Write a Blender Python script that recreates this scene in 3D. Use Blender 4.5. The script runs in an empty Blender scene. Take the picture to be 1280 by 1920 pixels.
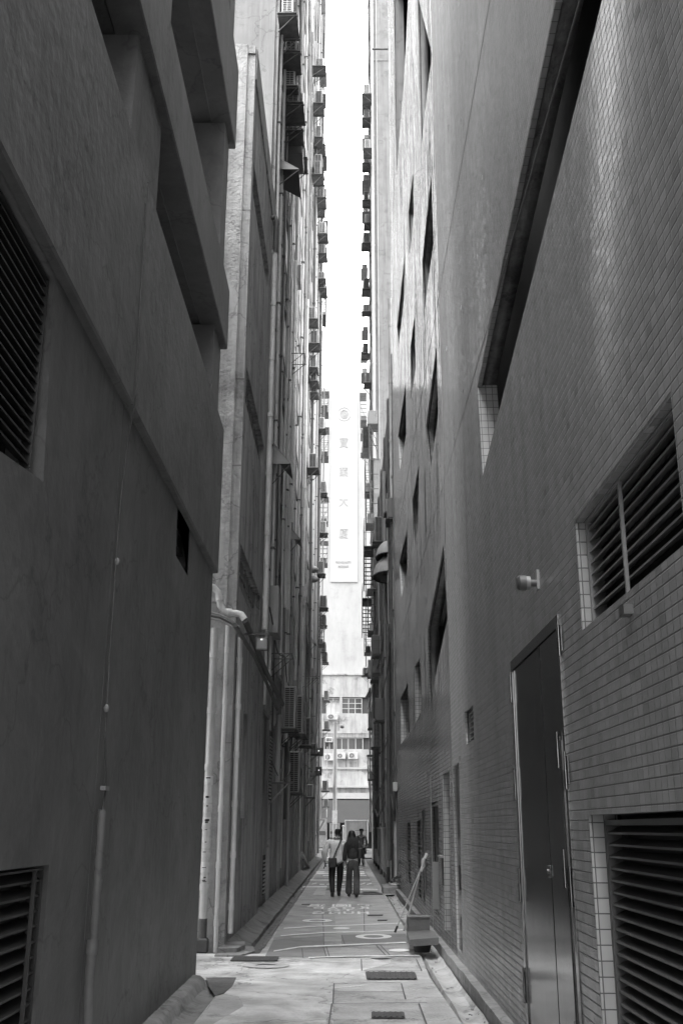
import bpy, math, random
from mathutils import Vector, Matrix
random.seed(7)
R=math.radians
sc=bpy.context.scene
# ------------------------------------------------------------------ camera
F=1900.; PX,PY=640.,960.; CH=1.75; ROLL=R(0.23)
cr,sr=math.cos(ROLL),math.sin(ROLL)
_dx,_dy=10.,592.
_ux=_dx*cr+_dy*sr; _uy=-_dx*sr+_dy*cr
PITCH=math.atan(_uy/F); YAW=math.atan(_ux*math.cos(PITCH)/F)
cd=bpy.data.cameras.new('camera'); cam=bpy.data.objects.new('camera',cd); sc.collection.objects.link(cam)
cd.sensor_fit='VERTICAL'; cd.sensor_height=36; cd.lens=36*F/1920.; cd.clip_end=2000; cd.clip_start=0.05
fw=Vector((-math.sin(YAW)*math.cos(PITCH),math.cos(YAW)*math.cos(PITCH),math.sin(PITCH)))
rt=Vector((math.cos(YAW),math.sin(YAW),0)); up=rt.cross(fw)
r2=rt*cr+up*sr; u2=up*cr-rt*sr      # roll
M=Matrix((( r2.x,u2.x,-fw.x),(r2.y,u2.y,-fw.y),(r2.z,u2.z,-fw.z)))
cam.matrix_world=Matrix.Translation((0,0,CH))@M.to_4x4()
sc.camera=cam
# survey helpers: where the sight line of photo pixel (x, y) meets a real plane of the place
def ray(x,y):
    d=r2*((x-PX)/F)-u2*((y-PY)/F)+fw
    return d
def onx(x,y,X0):
    d=ray(x,y); t=X0/d.x; return Vector((X0,t*d.y,CH+t*d.z))
def ony(x,y,Y0):
    d=ray(x,y); t=Y0/d.y; return Vector((t*d.x,Y0,CH+t*d.z))
def onz(x,y,Z0=0.):
    d=ray(x,y); t=(Z0-CH)/d.z; return Vector((t*d.x,t*d.y,Z0))
# ------------------------------------------------------------------ world, sun, exposure
SUN_EL,SUN_AZ=58.,200.
w=bpy.data.worlds.new('World'); sc.world=w; w.use_nodes=True
nt=w.node_tree; nt.nodes.clear()
def N(nt,t,**k):
    n=nt.nodes.new(t)
    for a,b in k.items(): setattr(n,a,b)
    return n
sky=N(nt,'ShaderNodeTexSky'); sky.sky_type='NISHITA'; sky.sun_disc=False; sky.sun_elevation=R(SUN_EL); sky.sun_rotation=R(SUN_AZ); sky.dust_density=6; sky.air_density=2
bw=N(nt,'ShaderNodeRGBToBW'); nt.links.new(sky.outputs[0],bw.inputs[0])
tc=N(nt,'ShaderNodeTexCoord'); sx=N(nt,'ShaderNodeSeparateXYZ'); nt.links.new(tc.outputs['Generated'],sx.inputs[0])
m1=N(nt,'ShaderNodeMath',operation='MULTIPLY_ADD'); nt.links.new(sx.outputs[2],m1.inputs[0]); m1.inputs[1].default_value=22.; m1.inputs[2].default_value=14.   # overcast: zenith brighter than horizon
m2=N(nt,'ShaderNodeMath',operation='MULTIPLY_ADD'); nt.links.new(bw.outputs[0],m2.inputs[0]); m2.inputs[1].default_value=0.15; nt.links.new(m1.outputs[0],m2.inputs[2])
bg=N(nt,'ShaderNodeBackground'); nt.links.new(m2.outputs[0],bg.inputs[0]); bg.inputs[1].default_value=0.1
wo=N(nt,'ShaderNodeOutputWorld'); nt.links.new(bg.outputs[0],wo.inputs[0])
sl=bpy.data.lights.new('sun','SUN'); sl.energy=1.0; sl.angle=R(25); sl.color=(1,1,1)
so=bpy.data.objects.new('sun',sl); sc.collection.objects.link(so)
sd=Vector((math.sin(R(SUN_AZ))*math.cos(R(SUN_EL)),math.cos(R(SUN_AZ))*math.cos(R(SUN_EL)),math.sin(R(SUN_EL))))
so.rotation_euler=sd.to_track_quat('Z','Y').to_euler()
sc.view_settings.view_transform='Standard'; sc.view_settings.look='None'; sc.view_settings.exposure=1.15; sc.view_settings.gamma=1
sc.render.engine='CYCLES'
sc.cycles.max_bounces=8; sc.cycles.diffuse_bounces=5; sc.cycles.glossy_bounces=3; sc.cycles.transmission_bounces=3
# ------------------------------------------------------------------ materials (the photograph is black and white: all greys)
def grey(v): return (v,v,v,1)
def mat(name,v,rough=.8,var=.25,scale=1.5,streak=0.,bump=.0,bscale=30.,metal=0.,blotch=0.,spec=.5,stretch=6.,crack=0.,drip=0.,trowel=0.):
    m=bpy.data.materials.new(name); m.use_nodes=True; t=m.node_tree; t.nodes.clear(); L=t.links.new
    o=N(t,'ShaderNodeOutputMaterial'); b=N(t,'ShaderNodeBsdfPrincipled'); L(b.outputs[0],o.inputs[0])
    b.inputs['Roughness'].default_value=rough; b.inputs['Metallic'].default_value=metal; b.inputs['Specular IOR Level'].default_value=spec
    g=N(t,'ShaderNodeNewGeometry')
    n1=N(t,'ShaderNodeTexNoise'); n1.inputs['Scale'].default_value=scale; n1.inputs['Detail'].default_value=8; n1.inputs['Roughness'].default_value=.62
    L(g.outputs['Position'],n1.inputs['Vector'])
    mr=N(t,'ShaderNodeMapRange'); L(n1.outputs[0],mr.inputs[0]); mr.inputs[1].default_value=.3; mr.inputs[2].default_value=.7; mr.inputs[3].default_value=1-var; mr.inputs[4].default_value=1+var
    cur=mr.outputs[0]
    def mul(a,bb):
        x=N(t,'ShaderNodeMath',operation='MULTIPLY'); L(a,x.inputs[0])
        if isinstance(bb,float): x.inputs[1].default_value=bb
        else: L(bb,x.inputs[1])
        return x.outputs[0]
    if streak>0:
        mp=N(t,'ShaderNodeMapping'); mp.inputs['Scale'].default_value=(stretch,stretch,.28); L(g.outputs['Position'],mp.inputs[0])
        n2=N(t,'ShaderNodeTexNoise'); n2.inputs['Scale'].default_value=1.; n2.inputs['Detail'].default_value=6; n2.inputs['Roughness'].default_value=.7; L(mp.outputs[0],n2.inputs['Vector'])
        m3=N(t,'ShaderNodeMapRange'); L(n2.outputs[0],m3.inputs[0]); m3.inputs[1].default_value=.42; m3.inputs[2].default_value=.68; m3.inputs[3].default_value=1.; m3.inputs[4].default_value=1-streak
        cur=mul(cur,m3.outputs[0])
    if blotch>0:
        n4=N(t,'ShaderNodeTexNoise'); n4.inputs['Scale'].default_value=.9; n4.inputs['Detail'].default_value=9; n4.inputs['Roughness'].default_value=.75; L(g.outputs['Position'],n4.inputs['Vector'])
        m4=N(t,'ShaderNodeMapRange'); L(n4.outputs[0],m4.inputs[0]); m4.inputs[1].default_value=.55; m4.inputs[2].default_value=.62; m4.inputs[3].default_value=1.; m4.inputs[4].default_value=1-blotch
        cur=mul(cur,m4.outputs[0])
    if crack>0:
        nd=N(t,'ShaderNodeTexNoise'); nd.inputs['Scale'].default_value=2.5; nd.inputs['Detail'].default_value=5; L(g.outputs['Position'],nd.inputs['Vector'])
        ma=N(t,'ShaderNodeVectorMath',operation='MULTIPLY_ADD'); L(nd.outputs[1],ma.inputs[0]); ma.inputs[1].default_value=(.9,.9,.9); L(g.outputs['Position'],ma.inputs[2])
        vo=N(t,'ShaderNodeTexVoronoi',feature='DISTANCE_TO_EDGE'); vo.inputs['Scale'].default_value=.55; L(ma.outputs[0],vo.inputs['Vector'])
        m5=N(t,'ShaderNodeMapRange'); L(vo.outputs[0],m5.inputs[0]); m5.inputs[1].default_value=.0; m5.inputs[2].default_value=.012; m5.inputs[3].default_value=1-crack; m5.inputs[4].default_value=1.
        cur=mul(cur,m5.outputs[0])
    if drip>0:
        mp=N(t,'ShaderNodeMapping'); mp.inputs['Scale'].default_value=(3.2,3.2,.12); L(g.outputs['Position'],mp.inputs[0])
        n6=N(t,'ShaderNodeTexNoise'); n6.inputs['Scale'].default_value=1.; n6.inputs['Detail'].default_value=9; n6.inputs['Roughness'].default_value=.8; n6.inputs['Distortion'].default_value=.4; L(mp.outputs[0],n6.inputs['Vector'])
        m6=N(t,'ShaderNodeMapRange'); L(n6.outputs[0],m6.inputs[0]); m6.inputs[1].default_value=.54; m6.inputs[2].default_value=.60; m6.inputs[3].default_value=1.; m6.inputs[4].default_value=1-drip
        cur=mul(cur,m6.outputs[0])
    if trowel>0:
        n7=N(t,'ShaderNodeTexNoise'); n7.inputs['Scale'].default_value=1.1; n7.inputs['Detail'].default_value=10; n7.inputs['Roughness'].default_value=.6; n7.inputs['Distortion'].default_value=2.5; L(g.outputs['Position'],n7.inputs['Vector'])
        m7=N(t,'ShaderNodeMapRange'); L(n7.outputs[0],m7.inputs[0]); m7.inputs[1].default_value=.35; m7.inputs[2].default_value=.65; m7.inputs[3].default_value=1-trowel; m7.inputs[4].default_value=1+trowel
        cur=mul(cur,m7.outputs[0])
    cur=mul(cur,float(v)); L(cur,b.inputs['Base Color'])
    if bump>0:
        n3=N(t,'ShaderNodeTexNoise'); n3.inputs['Scale'].default_value=bscale; n3.inputs['Detail'].default_value=6; L(g.outputs['Position'],n3.inputs['Vector'])
        bp=N(t,'ShaderNodeBump'); bp.inputs['Strength'].default_value=bump; bp.inputs['Distance'].default_value=.02; L(n3.outputs[0],bp.inputs['Height']); L(bp.outputs[0],b.inputs['Normal'])
    return m
def tile_mat(name,v,tw,th,rough,tilt,var=.12,mort=.0075,wave=.12,spec=.85,bias=0.,band_lean=0.,sheen_lean=0.):
    m=bpy.data.materials.new(name); m.use_nodes=True; t=m.node_tree; t.nodes.clear(); L=t.links.new
    o=N(t,'ShaderNodeOutputMaterial'); b=N(t,'ShaderNodeBsdfPrincipled'); L(b.outputs[0],o.inputs[0])
    g=N(t,'ShaderNodeNewGeometry'); s=N(t,'ShaderNodeSeparateXYZ'); L(g.outputs['Position'],s.inputs[0])
    ns=N(t,'ShaderNodeSeparateXYZ'); L(g.outputs['True Normal'],ns.inputs[0])
    def M2(op,a,bb=None,c=None):
        x=N(t,'ShaderNodeMath',operation=op)
        for i,q in enumerate((a,bb,c)):
            if q is None: continue
            if isinstance(q,(int,float)): x.inputs[i].default_value=q
            else: L(q,x.inputs[i])
        return x.outputs[0]
    ax=M2('GREATER_THAN',M2('ABSOLUTE',ns.outputs[0]),.5)
    az=M2('GREATER_THAN',M2('ABSOLUTE',ns.outputs[2]),.7)
    # u = y on faces that look along x, else x ; v = z, or x on soffits
    u=M2('ADD',M2('MULTIPLY',s.outputs[1],M2('MAXIMUM',ax,az)),M2('MULTIPLY',s.outputs[0],M2('SUBTRACT',1,M2('MAXIMUM',ax,az))))
    vv=M2('ADD',M2('MULTIPLY',s.outputs[2],M2('SUBTRACT',1,az)),M2('MULTIPLY',s.outputs[0],az))
    cu=M2('DIVIDE',u,tw); cv=M2('DIVIDE',vv,th)
    fu=M2('FLOOR',cu); fv=M2('FLOOR',cv)
    ru=M2('MULTIPLY',M2('MINIMUM',M2('FRACT',cu),M2('SUBTRACT',1,M2('FRACT',cu))),tw)
    rv=M2('MULTIPLY',M2('MINIMUM',M2('FRACT',cv),M2('SUBTRACT',1,M2('FRACT',cv))),th)
    jm=N(t,'ShaderNodeMapRange',interpolation_type='SMOOTHSTEP'); jm.inputs[1].default_value=mort*.35; jm.inputs[2].default_value=mort*.8; jm.inputs[3].default_value=0.; jm.inputs[4].default_value=1.
    L(M2('MINIMUM',M2('ADD',ru,mort*.02),rv),jm.inputs[0])
    cmb=N(t,'ShaderNodeCombineXYZ'); L(fu,cmb.inputs[0]); L(fv,cmb.inputs[1])
    wn=N(t,'ShaderNodeTexWhiteNoise',noise_dimensions='2D'); L(cmb.outputs[0],wn.inputs[0])
    # colour
    cn=N(t,'ShaderNodeTexNoise'); cn.inputs['Scale'].default_value=.5; cn.inputs['Detail'].default_value=5; L(g.outputs['Position'],cn.inputs['Vector'])
    mp=N(t,'ShaderNodeMapping'); mp.inputs['Scale'].default_value=(4,4,.2); L(g.outputs['Position'],mp.inputs[0])
    st=N(t,'ShaderNodeTexNoise'); st.inputs['Scale'].default_value=1.; st.inputs['Detail'].default_value=6; L(mp.outputs[0],st.inputs['Vector'])
    stm=N(t,'ShaderNodeMapRange'); L(st.outputs[0],stm.inputs[0]); stm.inputs[1].default_value=.45; stm.inputs[2].default_value=.7; stm.inputs[3].default_value=1.; stm.inputs[4].default_value=.78
    c=M2('MULTIPLY_ADD',wn.outputs[0],2*var,1-var)
    c=M2('MULTIPLY',c,M2('SUBTRACT',1,M2('MULTIPLY',M2('GREATER_THAN',wn.outputs[0],.985),.35)))
    c=M2('MULTIPLY',c,stm.outputs[0])
    c=M2('MULTIPLY',c,M2('MULTIPLY_ADD',cn.outputs[0],.4,.8))
    c=M2('MULTIPLY',c,M2('MULTIPLY_ADD',jm.outputs[0],.80,.20))
    c=M2('MULTIPLY',c,v); L(c,b.inputs['Base Color'])
    L(M2('MULTIPLY_ADD',jm.outputs[0],rough-.7,.7),b.inputs['Roughness'])
    # each tile set a little out of true, so it mirrors a slightly different direction
    vs=N(t,'ShaderNodeVectorMath',operation='SUBTRACT'); L(wn.outputs[1],vs.inputs[0]); vs.inputs[1].default_value=(.5,.5,.5)
    wv=N(t,'ShaderNodeTexNoise'); wv.inputs['Scale'].default_value=1.3; wv.inputs['Detail'].default_value=2; L(g.outputs['Position'],wv.inputs['Vector'])
    vw=N(t,'ShaderNodeVectorMath',operation='SUBTRACT'); L(wv.outputs[1],vw.inputs[0]); vw.inputs[1].default_value=(.5,.5,.5)
    sw=N(t,'ShaderNodeVectorMath',operation='SCALE'); L(vw.outputs[0],sw.inputs[0]); sw.inputs[3].default_value=.02
    cy=N(t,'ShaderNodeCombineXYZ'); L(M2('MULTIPLY',s.outputs[1],9.),cy.inputs[1]); L(M2('MULTIPLY',s.outputs[2],.35),cy.inputs[2])
    cw=N(t,'ShaderNodeTexNoise'); cw.inputs['Scale'].default_value=1.; cw.inputs['Detail'].default_value=4; cw.inputs['Roughness'].default_value=.7; L(cy.outputs[0],cw.inputs['Vector'])
    cl=N(t,'ShaderNodeCombineXYZ'); L(M2('ADD',M2('MULTIPLY',s.outputs[1],.42),M2('MULTIPLY',s.outputs[2],.10)),cl.inputs[1]); L(M2('MULTIPLY',s.outputs[2],.05),cl.inputs[2])
    lw=N(t,'ShaderNodeTexNoise'); lw.inputs['Scale'].default_value=1.; lw.inputs['Detail'].default_value=1; L(cl.outputs[0],lw.inputs['Vector'])  # slow lean of the normals, shaped to give soft reflected bands
    yc=M2('SUBTRACT',s.outputs[1],M2('MULTIPLY_ADD',s.outputs[2],-.317,6.54))
    gz=M2('EXPONENT',M2('MULTIPLY',M2('MULTIPLY',yc,yc),-5.))
    zf=N(t,'ShaderNodeMapRange',interpolation_type='SMOOTHSTEP'); L(s.outputs[2],zf.inputs[0]); zf.inputs[1].default_value=3.; zf.inputs[2].default_value=5.5
    gz=M2('MULTIPLY',M2('MULTIPLY',gz,zf.outputs[0]),sheen_lean)  # normals leaned up along one slanting band, shaped to catch a sheen
    cyo=N(t,'ShaderNodeCombineXYZ'); L(M2('ADD',M2('MULTIPLY',M2('SUBTRACT',lw.outputs[0],.5),band_lean),M2('MULTIPLY_ADD',M2('SUBTRACT',cw.outputs[0],.5),wave,bias)),cyo.inputs[1]); L(gz,cyo.inputs[2])
    vsc=N(t,'ShaderNodeVectorMath',operation='SCALE'); L(vs.outputs[0],vsc.inputs[0]); vsc.inputs[3].default_value=tilt
    bp=N(t,'ShaderNodeBump'); bp.inputs['Strength'].default_value=.5; bp.inputs['Distance'].default_value=.004; L(jm.outputs[0],bp.inputs['Height'])
    va=N(t,'ShaderNodeVectorMath',operation='ADD'); L(bp.outputs[0],va.inputs[0]); L(vsc.outputs[0],va.inputs[1])
    vb=N(t,'ShaderNodeVectorMath',operation='ADD'); L(va.outputs[0],vb.inputs[0]); L(cyo.outputs[0],vb.inputs[1])
    vn=N(t,'ShaderNodeVectorMath',operation='NORMALIZE'); L(vb.outputs[0],vn.inputs[0]); L(vn.outputs[0],b.inputs['Normal'])
    b.inputs['Specular IOR Level'].default_value=spec
    return m
MT=dict(
 render=mat('dark_painted_render',.145,.6,.22,.7,.10,.5,9.,crack=.30,drip=.12,trowel=.10,blotch=.14,stretch=2.5),
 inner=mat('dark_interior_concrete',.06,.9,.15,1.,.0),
 white=mat('weathered_white_paint',.38,.85,.22,1.6,.4,.6,45.,blotch=.35,drip=.45),
 rough=mat('roughcast_plaster',.46,.9,.22,2.2,.35,1.0,26.,blotch=.3),
 stain=mat('stained_plaster',.34,.85,.25,1.4,.55,.5,30.,blotch=.35),
 shabby=mat('shabby_render',.17,.85,.3,1.2,.5,.5,30.,blotch=.4,drip=.5),
 pale=mat('pale_tower_paint',.24,.85,.12,1.0,.22,.3,25.,blotch=.2,crack=.35,drip=.15),
 far=mat('far_white_paint',.40,.9,.05,.4,.15,blotch=.08,stretch=1.2),
 farpanel=mat('far_white_panel',.43,.9,.02,.4),
 farstain=mat('far_stained_band',.40,.9,.12,1.3,.35,blotch=.45,stretch=2.),
 engr=mat('engraved_letter',.385,.9,.05),
 pipe=mat('grey_pvc_pipe',.34,.45,.12,2.,.25,.1,20.),
 pipew=mat('white_pvc_pipe',.58,.45,.12,2.5,.4,.1,20.,blotch=.2),
 piped=mat('dark_iron_pipe',.09,.55,.2,3.,.3,.3,40.),
 acw=mat('ac_casing_white',.52,.45,.1,3.,.3,blotch=.1),
 acg=mat('ac_casing_grey',.26,.5,.15,3.,.3),
 under=mat('rusty_metal_tray',.12,.6,.3,5.,.3,.3,60.),
 black=mat('painted_shade_black',.015,.8,.1),  # flat black standing in for deep shade behind grilles and louvres
 louv=mat('dark_aluminium_louvre',.10,.4,.1,2.,.0,metal=.3),
 louvl=mat('grey_aluminium_louvre',.26,.4,.1,2.,.0,metal=.2),
 steel=mat('brushed_steel',.26,.22,.08,1.5,.15,.06,6.,metal=1.),
 steeld=mat('door_steel',.22,.15,.10,1.2,.15,.10,3.,metal=.9,stretch=9.),
 frame=mat('white_window_frame',.55,.5,.1),
 rust=mat('rusty_iron',.10,.7,.3,6.,.2),
 glass=mat('dark_window_glass',.05,.12,.2,1.5,spec=.8),
 frost=mat('frosted_window_pane',.50,.4,.15,2.),
 conc=mat('alley_concrete',.44,.6,.3,1.6,.0,.9,22.,blotch=.42,crack=.4),
 conc2=mat('worn_pale_concrete',.54,.8,.35,1.1,.0,1.0,22.,blotch=.34,crack=.5,trowel=.18),
 kerbm=mat('kerb_concrete',.24,.8,.3,3.,.0,1.2,10.,blotch=.5,crack=.4),
 gutter=mat('wet_gutter_concrete',.11,.5,.4,3.,.0,.6,16.,blotch=.4),
 asph=mat('street_asphalt',.09,.8,.2,2.,.0,.4,60.),
 joint=mat('slab_joint',.13,.9,.1),
 iron=mat('cast_iron_cover',.10,.5,.2,10.,.0,.8,60.,metal=.4),
 pgrey=mat('grey_floor_paint',.33,.6,.3,1.4,.0,.6,26.,blotch=.35,trowel=.12),
 pgrey2=mat('light_floor_paint',.42,.7,.18,2.,.0,.35,26.,blotch=.2),
 pdark=mat('dark_floor_paint',.22,.7,.15,2.,.0,.35,26.,blotch=.2),
 pwhite=mat('white_road_paint',.80,.65,.12,4.,.0,.2,30.,blotch=.3),
 pworn=mat('worn_white_paint',.45,.7,.2,6.,.0,.2,30.,blotch=.35),
 dbox=mat('dark_step_paint',.12,.55,.2,3.,.0,.4,20.,blotch=.2),
 rubber=mat('black_rubber',.03,.7,.1),
 fabric=mat('awning_sheet',.50,.7,.1,4.,.2),
 wood=mat('pale_broom_handle',.42,.5,.2,8.),
 skin=mat('skin',.30,.6,.05), hair=mat('black_hair',.012,.5,.2,20.,spec=.3), hairb=mat('dark_brown_hair',.022,.45,.3,30.,streak=.4,spec=.4,stretch=60.),
 shirt=mat('white_shirt_cloth',.80,.9,.08,8.,.25,.5,14.,stretch=16.), trous=mat('black_trouser_cloth',.018,.9,.2,8.),
 jacket=mat('dark_jacket_cloth',.045,.85,.25,8.,.3,.5,14.,stretch=14.), jeans=mat('grey_denim',.085,.9,.25,7.,.35,.5,14.,stretch=14.),
 leather=mat('black_leather',.02,.4,.1), greycloth=mat('grey_shirt_cloth',.09,.9,.15,8.),
 poster=mat('faded_paper',.62,.8,.2,9.,blotch=.3), ink=mat('print_ink',.06,.8,.2,9.),
 lamp=mat('lamp_glass',.75,.2,.05),
)
def emis(name,v):
    m=bpy.data.materials.new(name); m.use_nodes=True; b=m.node_tree.nodes['Principled BSDF']; b.inputs['Base Color'].default_value=grey(.8); b.inputs['Emission Color'].default_value=grey(1); b.inputs['Emission Strength'].default_value=v; return m
MT['led']=emis('led_spot',.5)
MT['tile']=tile_mat('grey_glazed_tiles',.32,.095,.06,.27,.035,wave=.07,bias=-.03,band_lean=.10,spec=1.,sheen_lean=.165)
MT['stainl']=mat('stained_light_plaster',.40,.85,.2,1.4,.5,.5,30.,blotch=.25,drip=.45,crack=.5)
MT['roughl']=mat('roughcast_white_plaster',.42,.9,.25,2.2,.3,1.0,18.,blotch=.3,drip=.2,crack=.4)
MT['louvd']=mat('black_louvre_blades',.03,.5,.1)
MT['kerbd']=mat('dirty_kerb_concrete',.17,.8,.3,3.,.0,1.2,10.,blotch=.55,crack=.4)
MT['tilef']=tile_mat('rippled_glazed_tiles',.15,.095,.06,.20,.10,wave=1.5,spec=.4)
MT['tilej']=tile_mat('lit_jamb_tiles',.44,.07,.085,.3,.03,mort=.006)  # paler than the wall tiles: light on the jambs put into the colour
MT['tiled']=tile_mat('dark_mosaic_tiles',.13,.10,.06,.4,.03)
# ------------------------------------------------------------------ mesh tools
col=sc.collection
class MB:
    def __init__(s): s.v=[]; s.f=[]
    def add(s,vs,fs):
        o=len(s.v); s.v+= [Vector(a) for a in vs]; s.f+= [tuple(i+o for i in f) for f in fs]; return s
    def box(s,a,b,bev=0):
        x0,y0,z0=[min(p,q) for p,q in zip(a,b)]; x1,y1,z1=[max(p,q) for p,q in zip(a,b)]
        if bev<=0 or min(x1-x0,y1-y0,z1-z0)<=2*bev:
            return s.add([(x0,y0,z0),(x1,y0,z0),(x1,y1,z0),(x0,y1,z0),(x0,y0,z1),(x1,y0,z1),(x1,y1,z1),(x0,y1,z1)],
              [(0,3,2,1),(4,5,6,7),(0,1,5,4),(1,2,6,5),(2,3,7,6),(3,0,4,7)])
        e=bev; V=[]; 
        for z,i in ((z0,e),(z0+e,0),(z1-e,0),(z1,e)):
            V+=[(x0+i+e*(i==0),y0+i,z),(x1-i-e*(i==0),y0+i,z),(x1-i,y0+i+e*(i==0),z),(x1-i,y1-i-e*(i==0),z),(x1-i-e*(i==0),y1-i,z),(x0+i+e*(i==0),y1-i,z),(x0+i,y1-i-e*(i==0),z),(x0+i,y0+i+e*(i==0),z)]
        # keep eight points per ring distinct
        F=[tuple(range(7,-1,-1)),tuple(range(24,32))]
        for k in range(3):
            for j in range(8): F.append((k*8+j,k*8+(j+1)%8,(k+1)*8+(j+1)%8,(k+1)*8+j))
        return s.add(V,F)
    def obox(s,c,sx,sy,sz,rot=0.,tilt=None):
        m=Matrix.Rotation(rot,3,'Z')
        if tilt: m=m@tilt
        vs=[Vector(c)+m@Vector((a*sx/2,b*sy/2,d*sz/2)) for d in(-1,1) for a,b in((-1,-1),(1,-1),(1,1),(-1,1))]
        return s.add(vs,[(0,3,2,1),(4,5,6,7),(0,1,5,4),(1,2,6,5),(2,3,7,6),(3,0,4,7)])
    def prism(s,poly,d):   # poly of 3D points, extruded by vector d
        n=len(poly); d=Vector(d); P=[Vector(p) for p in poly]
        return s.add(P+[p+d for p in P],[tuple(range(n)),tuple(range(2*n-1,n-1,-1))]+[(i,i+n,(i+1)%n+n,(i+1)%n) for i in range(n)])
    def tube(s,pts,r,n=10,cap=True):
        pts=[Vector(p) for p in pts]; rr=r if isinstance(r,(list,tuple)) else [r]*len(pts)
        base=len(s.v); k=len(pts); prev=None
        for i,p in enumerate(pts):
            t=(pts[min(i+1,k-1)]-pts[max(i-1,0)]).normalized()
            if prev is None:
                a=Vector((0,0,1)) if abs(t.z)<.9 else Vector((0,1,0)); u=t.cross(a).normalized()
            else:
                u=(prev-t*prev.dot(t)); u=u.normalized() if u.length>1e-6 else t.orthogonal().normalized()
            prev=u; q=t.cross(u)
            for j in range(n):
                an=2*math.pi*j/n; s.v.append(p+(u*math.cos(an)+q*math.sin(an))*rr[i])
        for i in range(k-1):
            for j in range(n): s.f.append((base+i*n+j,base+i*n+(j+1)%n,base+(i+1)*n+(j+1)%n,base+(i+1)*n+j))
        if cap: s.f.append(tuple(base+j for j in range(n-1,-1,-1))); s.f.append(tuple(base+(k-1)*n+j for j in range(n)))
        return s
    def ell(s,c,rx,ry,rz,n=16,m=10):
        base=len(s.v); c=Vector(c)
        for i in range(m+1):
            th=math.pi*i/m
            for j in range(n):
                a=2*math.pi*j/n; s.v.append(c+Vector((rx*math.sin(th)*math.cos(a),ry*math.sin(th)*math.sin(a),rz*math.cos(th))))
        for i in range(m):
            for j in range(n): s.f.append((base+i*n+j,base+(i+1)*n+j,base+(i+1)*n+(j+1)%n,base+i*n+(j+1)%n))
        return s
    def build(s,name,m,parent=None,smooth=False,local=False):
        me=bpy.data.meshes.new(name)
        off=Vector((0,0,0)) 
        if parent is not None and not local: off=wpos(parent)
        me.from_pydata([tuple(v-off) for v in s.v],[],s.f); me.validate(); me.update()
        import bmesh
        bm=bmesh.new(); bm.from_mesh(me); bmesh.ops.remove_doubles(bm,verts=bm.verts,dist=1e-6); bmesh.ops.recalc_face_normals(bm,faces=bm.faces); bm.to_mesh(me); bm.free()
        o=bpy.data.objects.new(name,me); col.objects.link(o)
        me.materials.append(MT[m] if isinstance(m,str) else m)
        if smooth:
            for p in me.polygons: p.use_smooth=True
            try:
                me.set_sharp_from_angle(angle=R(40))
            except Exception: pass
        if parent is not None: o.parent=parent
        return o
def wpos(o):
    p=Vector((0,0,0))
    while o is not None: p+=o.location; o=o.parent
    return p
def tag(o,label,cat,group=None):
    o['label']=label; o['category']=cat
    if group: o['group']=group
    return o
def struct(o): o['kind']='structure'; return o
def thing(name,label,cat,loc,group=None):
    o=bpy.data.objects.new(name,None); col.objects.link(o); o.location=loc; o.empty_display_size=.2
    return tag(o,label,cat,group)
def copy_tree(o,parent=None):
    c=o.copy(); col.objects.link(c)
    if parent is not None: c.parent=parent
    for ch in list(o.children): copy_tree(ch,c)
    return c
def slab_with_holes(name,outline,holes,X0,X1,m,parent):
    """plate in the y-z plane between X0 and X1 with openings cut through"""
    cu=bpy.data.curves.new(name,'CURVE'); cu.dimensions='2D'; cu.fill_mode='BOTH'; cu.extrude=abs(X1-X0)/2
    for poly in [outline]+holes:
        sp=cu.splines.new('POLY'); sp.points.add(len(poly)-1); sp.use_cyclic_u=True
        for p,(a,b) in zip(sp.points,poly): p.co=(a,b,0,1)
    o=bpy.data.objects.new(name,cu); col.objects.link(o)
    dg=bpy.context.evaluated_depsgraph_get(); me=bpy.data.meshes.new_from_object(o.evaluated_get(dg))
    bpy.data.objects.remove(o); bpy.data.curves.remove(cu)
    off=wpos(parent); xm=(X0+X1)/2
    for v in me.vertices:
        y,z,w_=v.co; v.co=(xm+w_-off.x,y-off.y,z-off.z)
    me.update(); me.name=name
    import bmesh
    bm=bmesh.new(); bm.from_mesh(me); bmesh.ops.remove_doubles(bm,verts=bm.verts,dist=1e-5); bmesh.ops.recalc_face_normals(bm,faces=bm.faces); bm.to_mesh(me); bm.free()
    me.materials.clear(); me.materials.append(MT[m]); ob=bpy.data.objects.new(name,me); col.objects.link(ob); ob.parent=parent
    return ob
def yz(pts,X): return [(p.y,p.z) for p in (onx(a,b,X) for a,b in pts)]
def text_mesh(s,name,m,place,parent,size=1.,depth=.01,off=.0):
    """place(u,v,w)->world ; u,v in 0..1 across the glyph box"""
    cu=bpy.data.curves.new(name,'FONT'); cu.body=s; cu.size=1; cu.extrude=.5; cu.offset=off; cu.resolution_u=3
    o=bpy.data.objects.new(name,cu); col.objects.link(o)
    dg=bpy.context.evaluated_depsgraph_get(); me=bpy.data.meshes.new_from_object(o.evaluated_get(dg))
    bpy.data.objects.remove(o); bpy.data.curves.remove(cu)
    xs=[v.co.x for v in me.vertices]; ys=[v.co.y for v in me.vertices]
    x0,x1,y0,y1=min(xs),max(xs),min(ys),max(ys); o0=wpos(parent) if parent else Vector((0,0,0))
    for v in me.vertices:
        v.co=place((v.co.x-x0)/(x1-x0),(v.co.y-y0)/(y1-y0),v.co.z+.5)-o0
    me.materials.clear(); me.materials.append(MT[m]); me.name=name
    ob=bpy.data.objects.new(name,me); col.objects.link(ob)
    if parent: ob.parent=parent
    return ob
ORD=['topmost','second from the top','third from the top','fourth from the top','fifth from the top','sixth from the top','seventh from the top','eighth from the top','ninth from the top','tenth from the top','eleventh from the top','twelfth from the top','thirteenth from the top','fourteenth from the top','fifteenth from the top','sixteenth from the top','seventeenth from the top','eighteenth from the top','nineteenth from the top','twentieth from the top']
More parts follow.
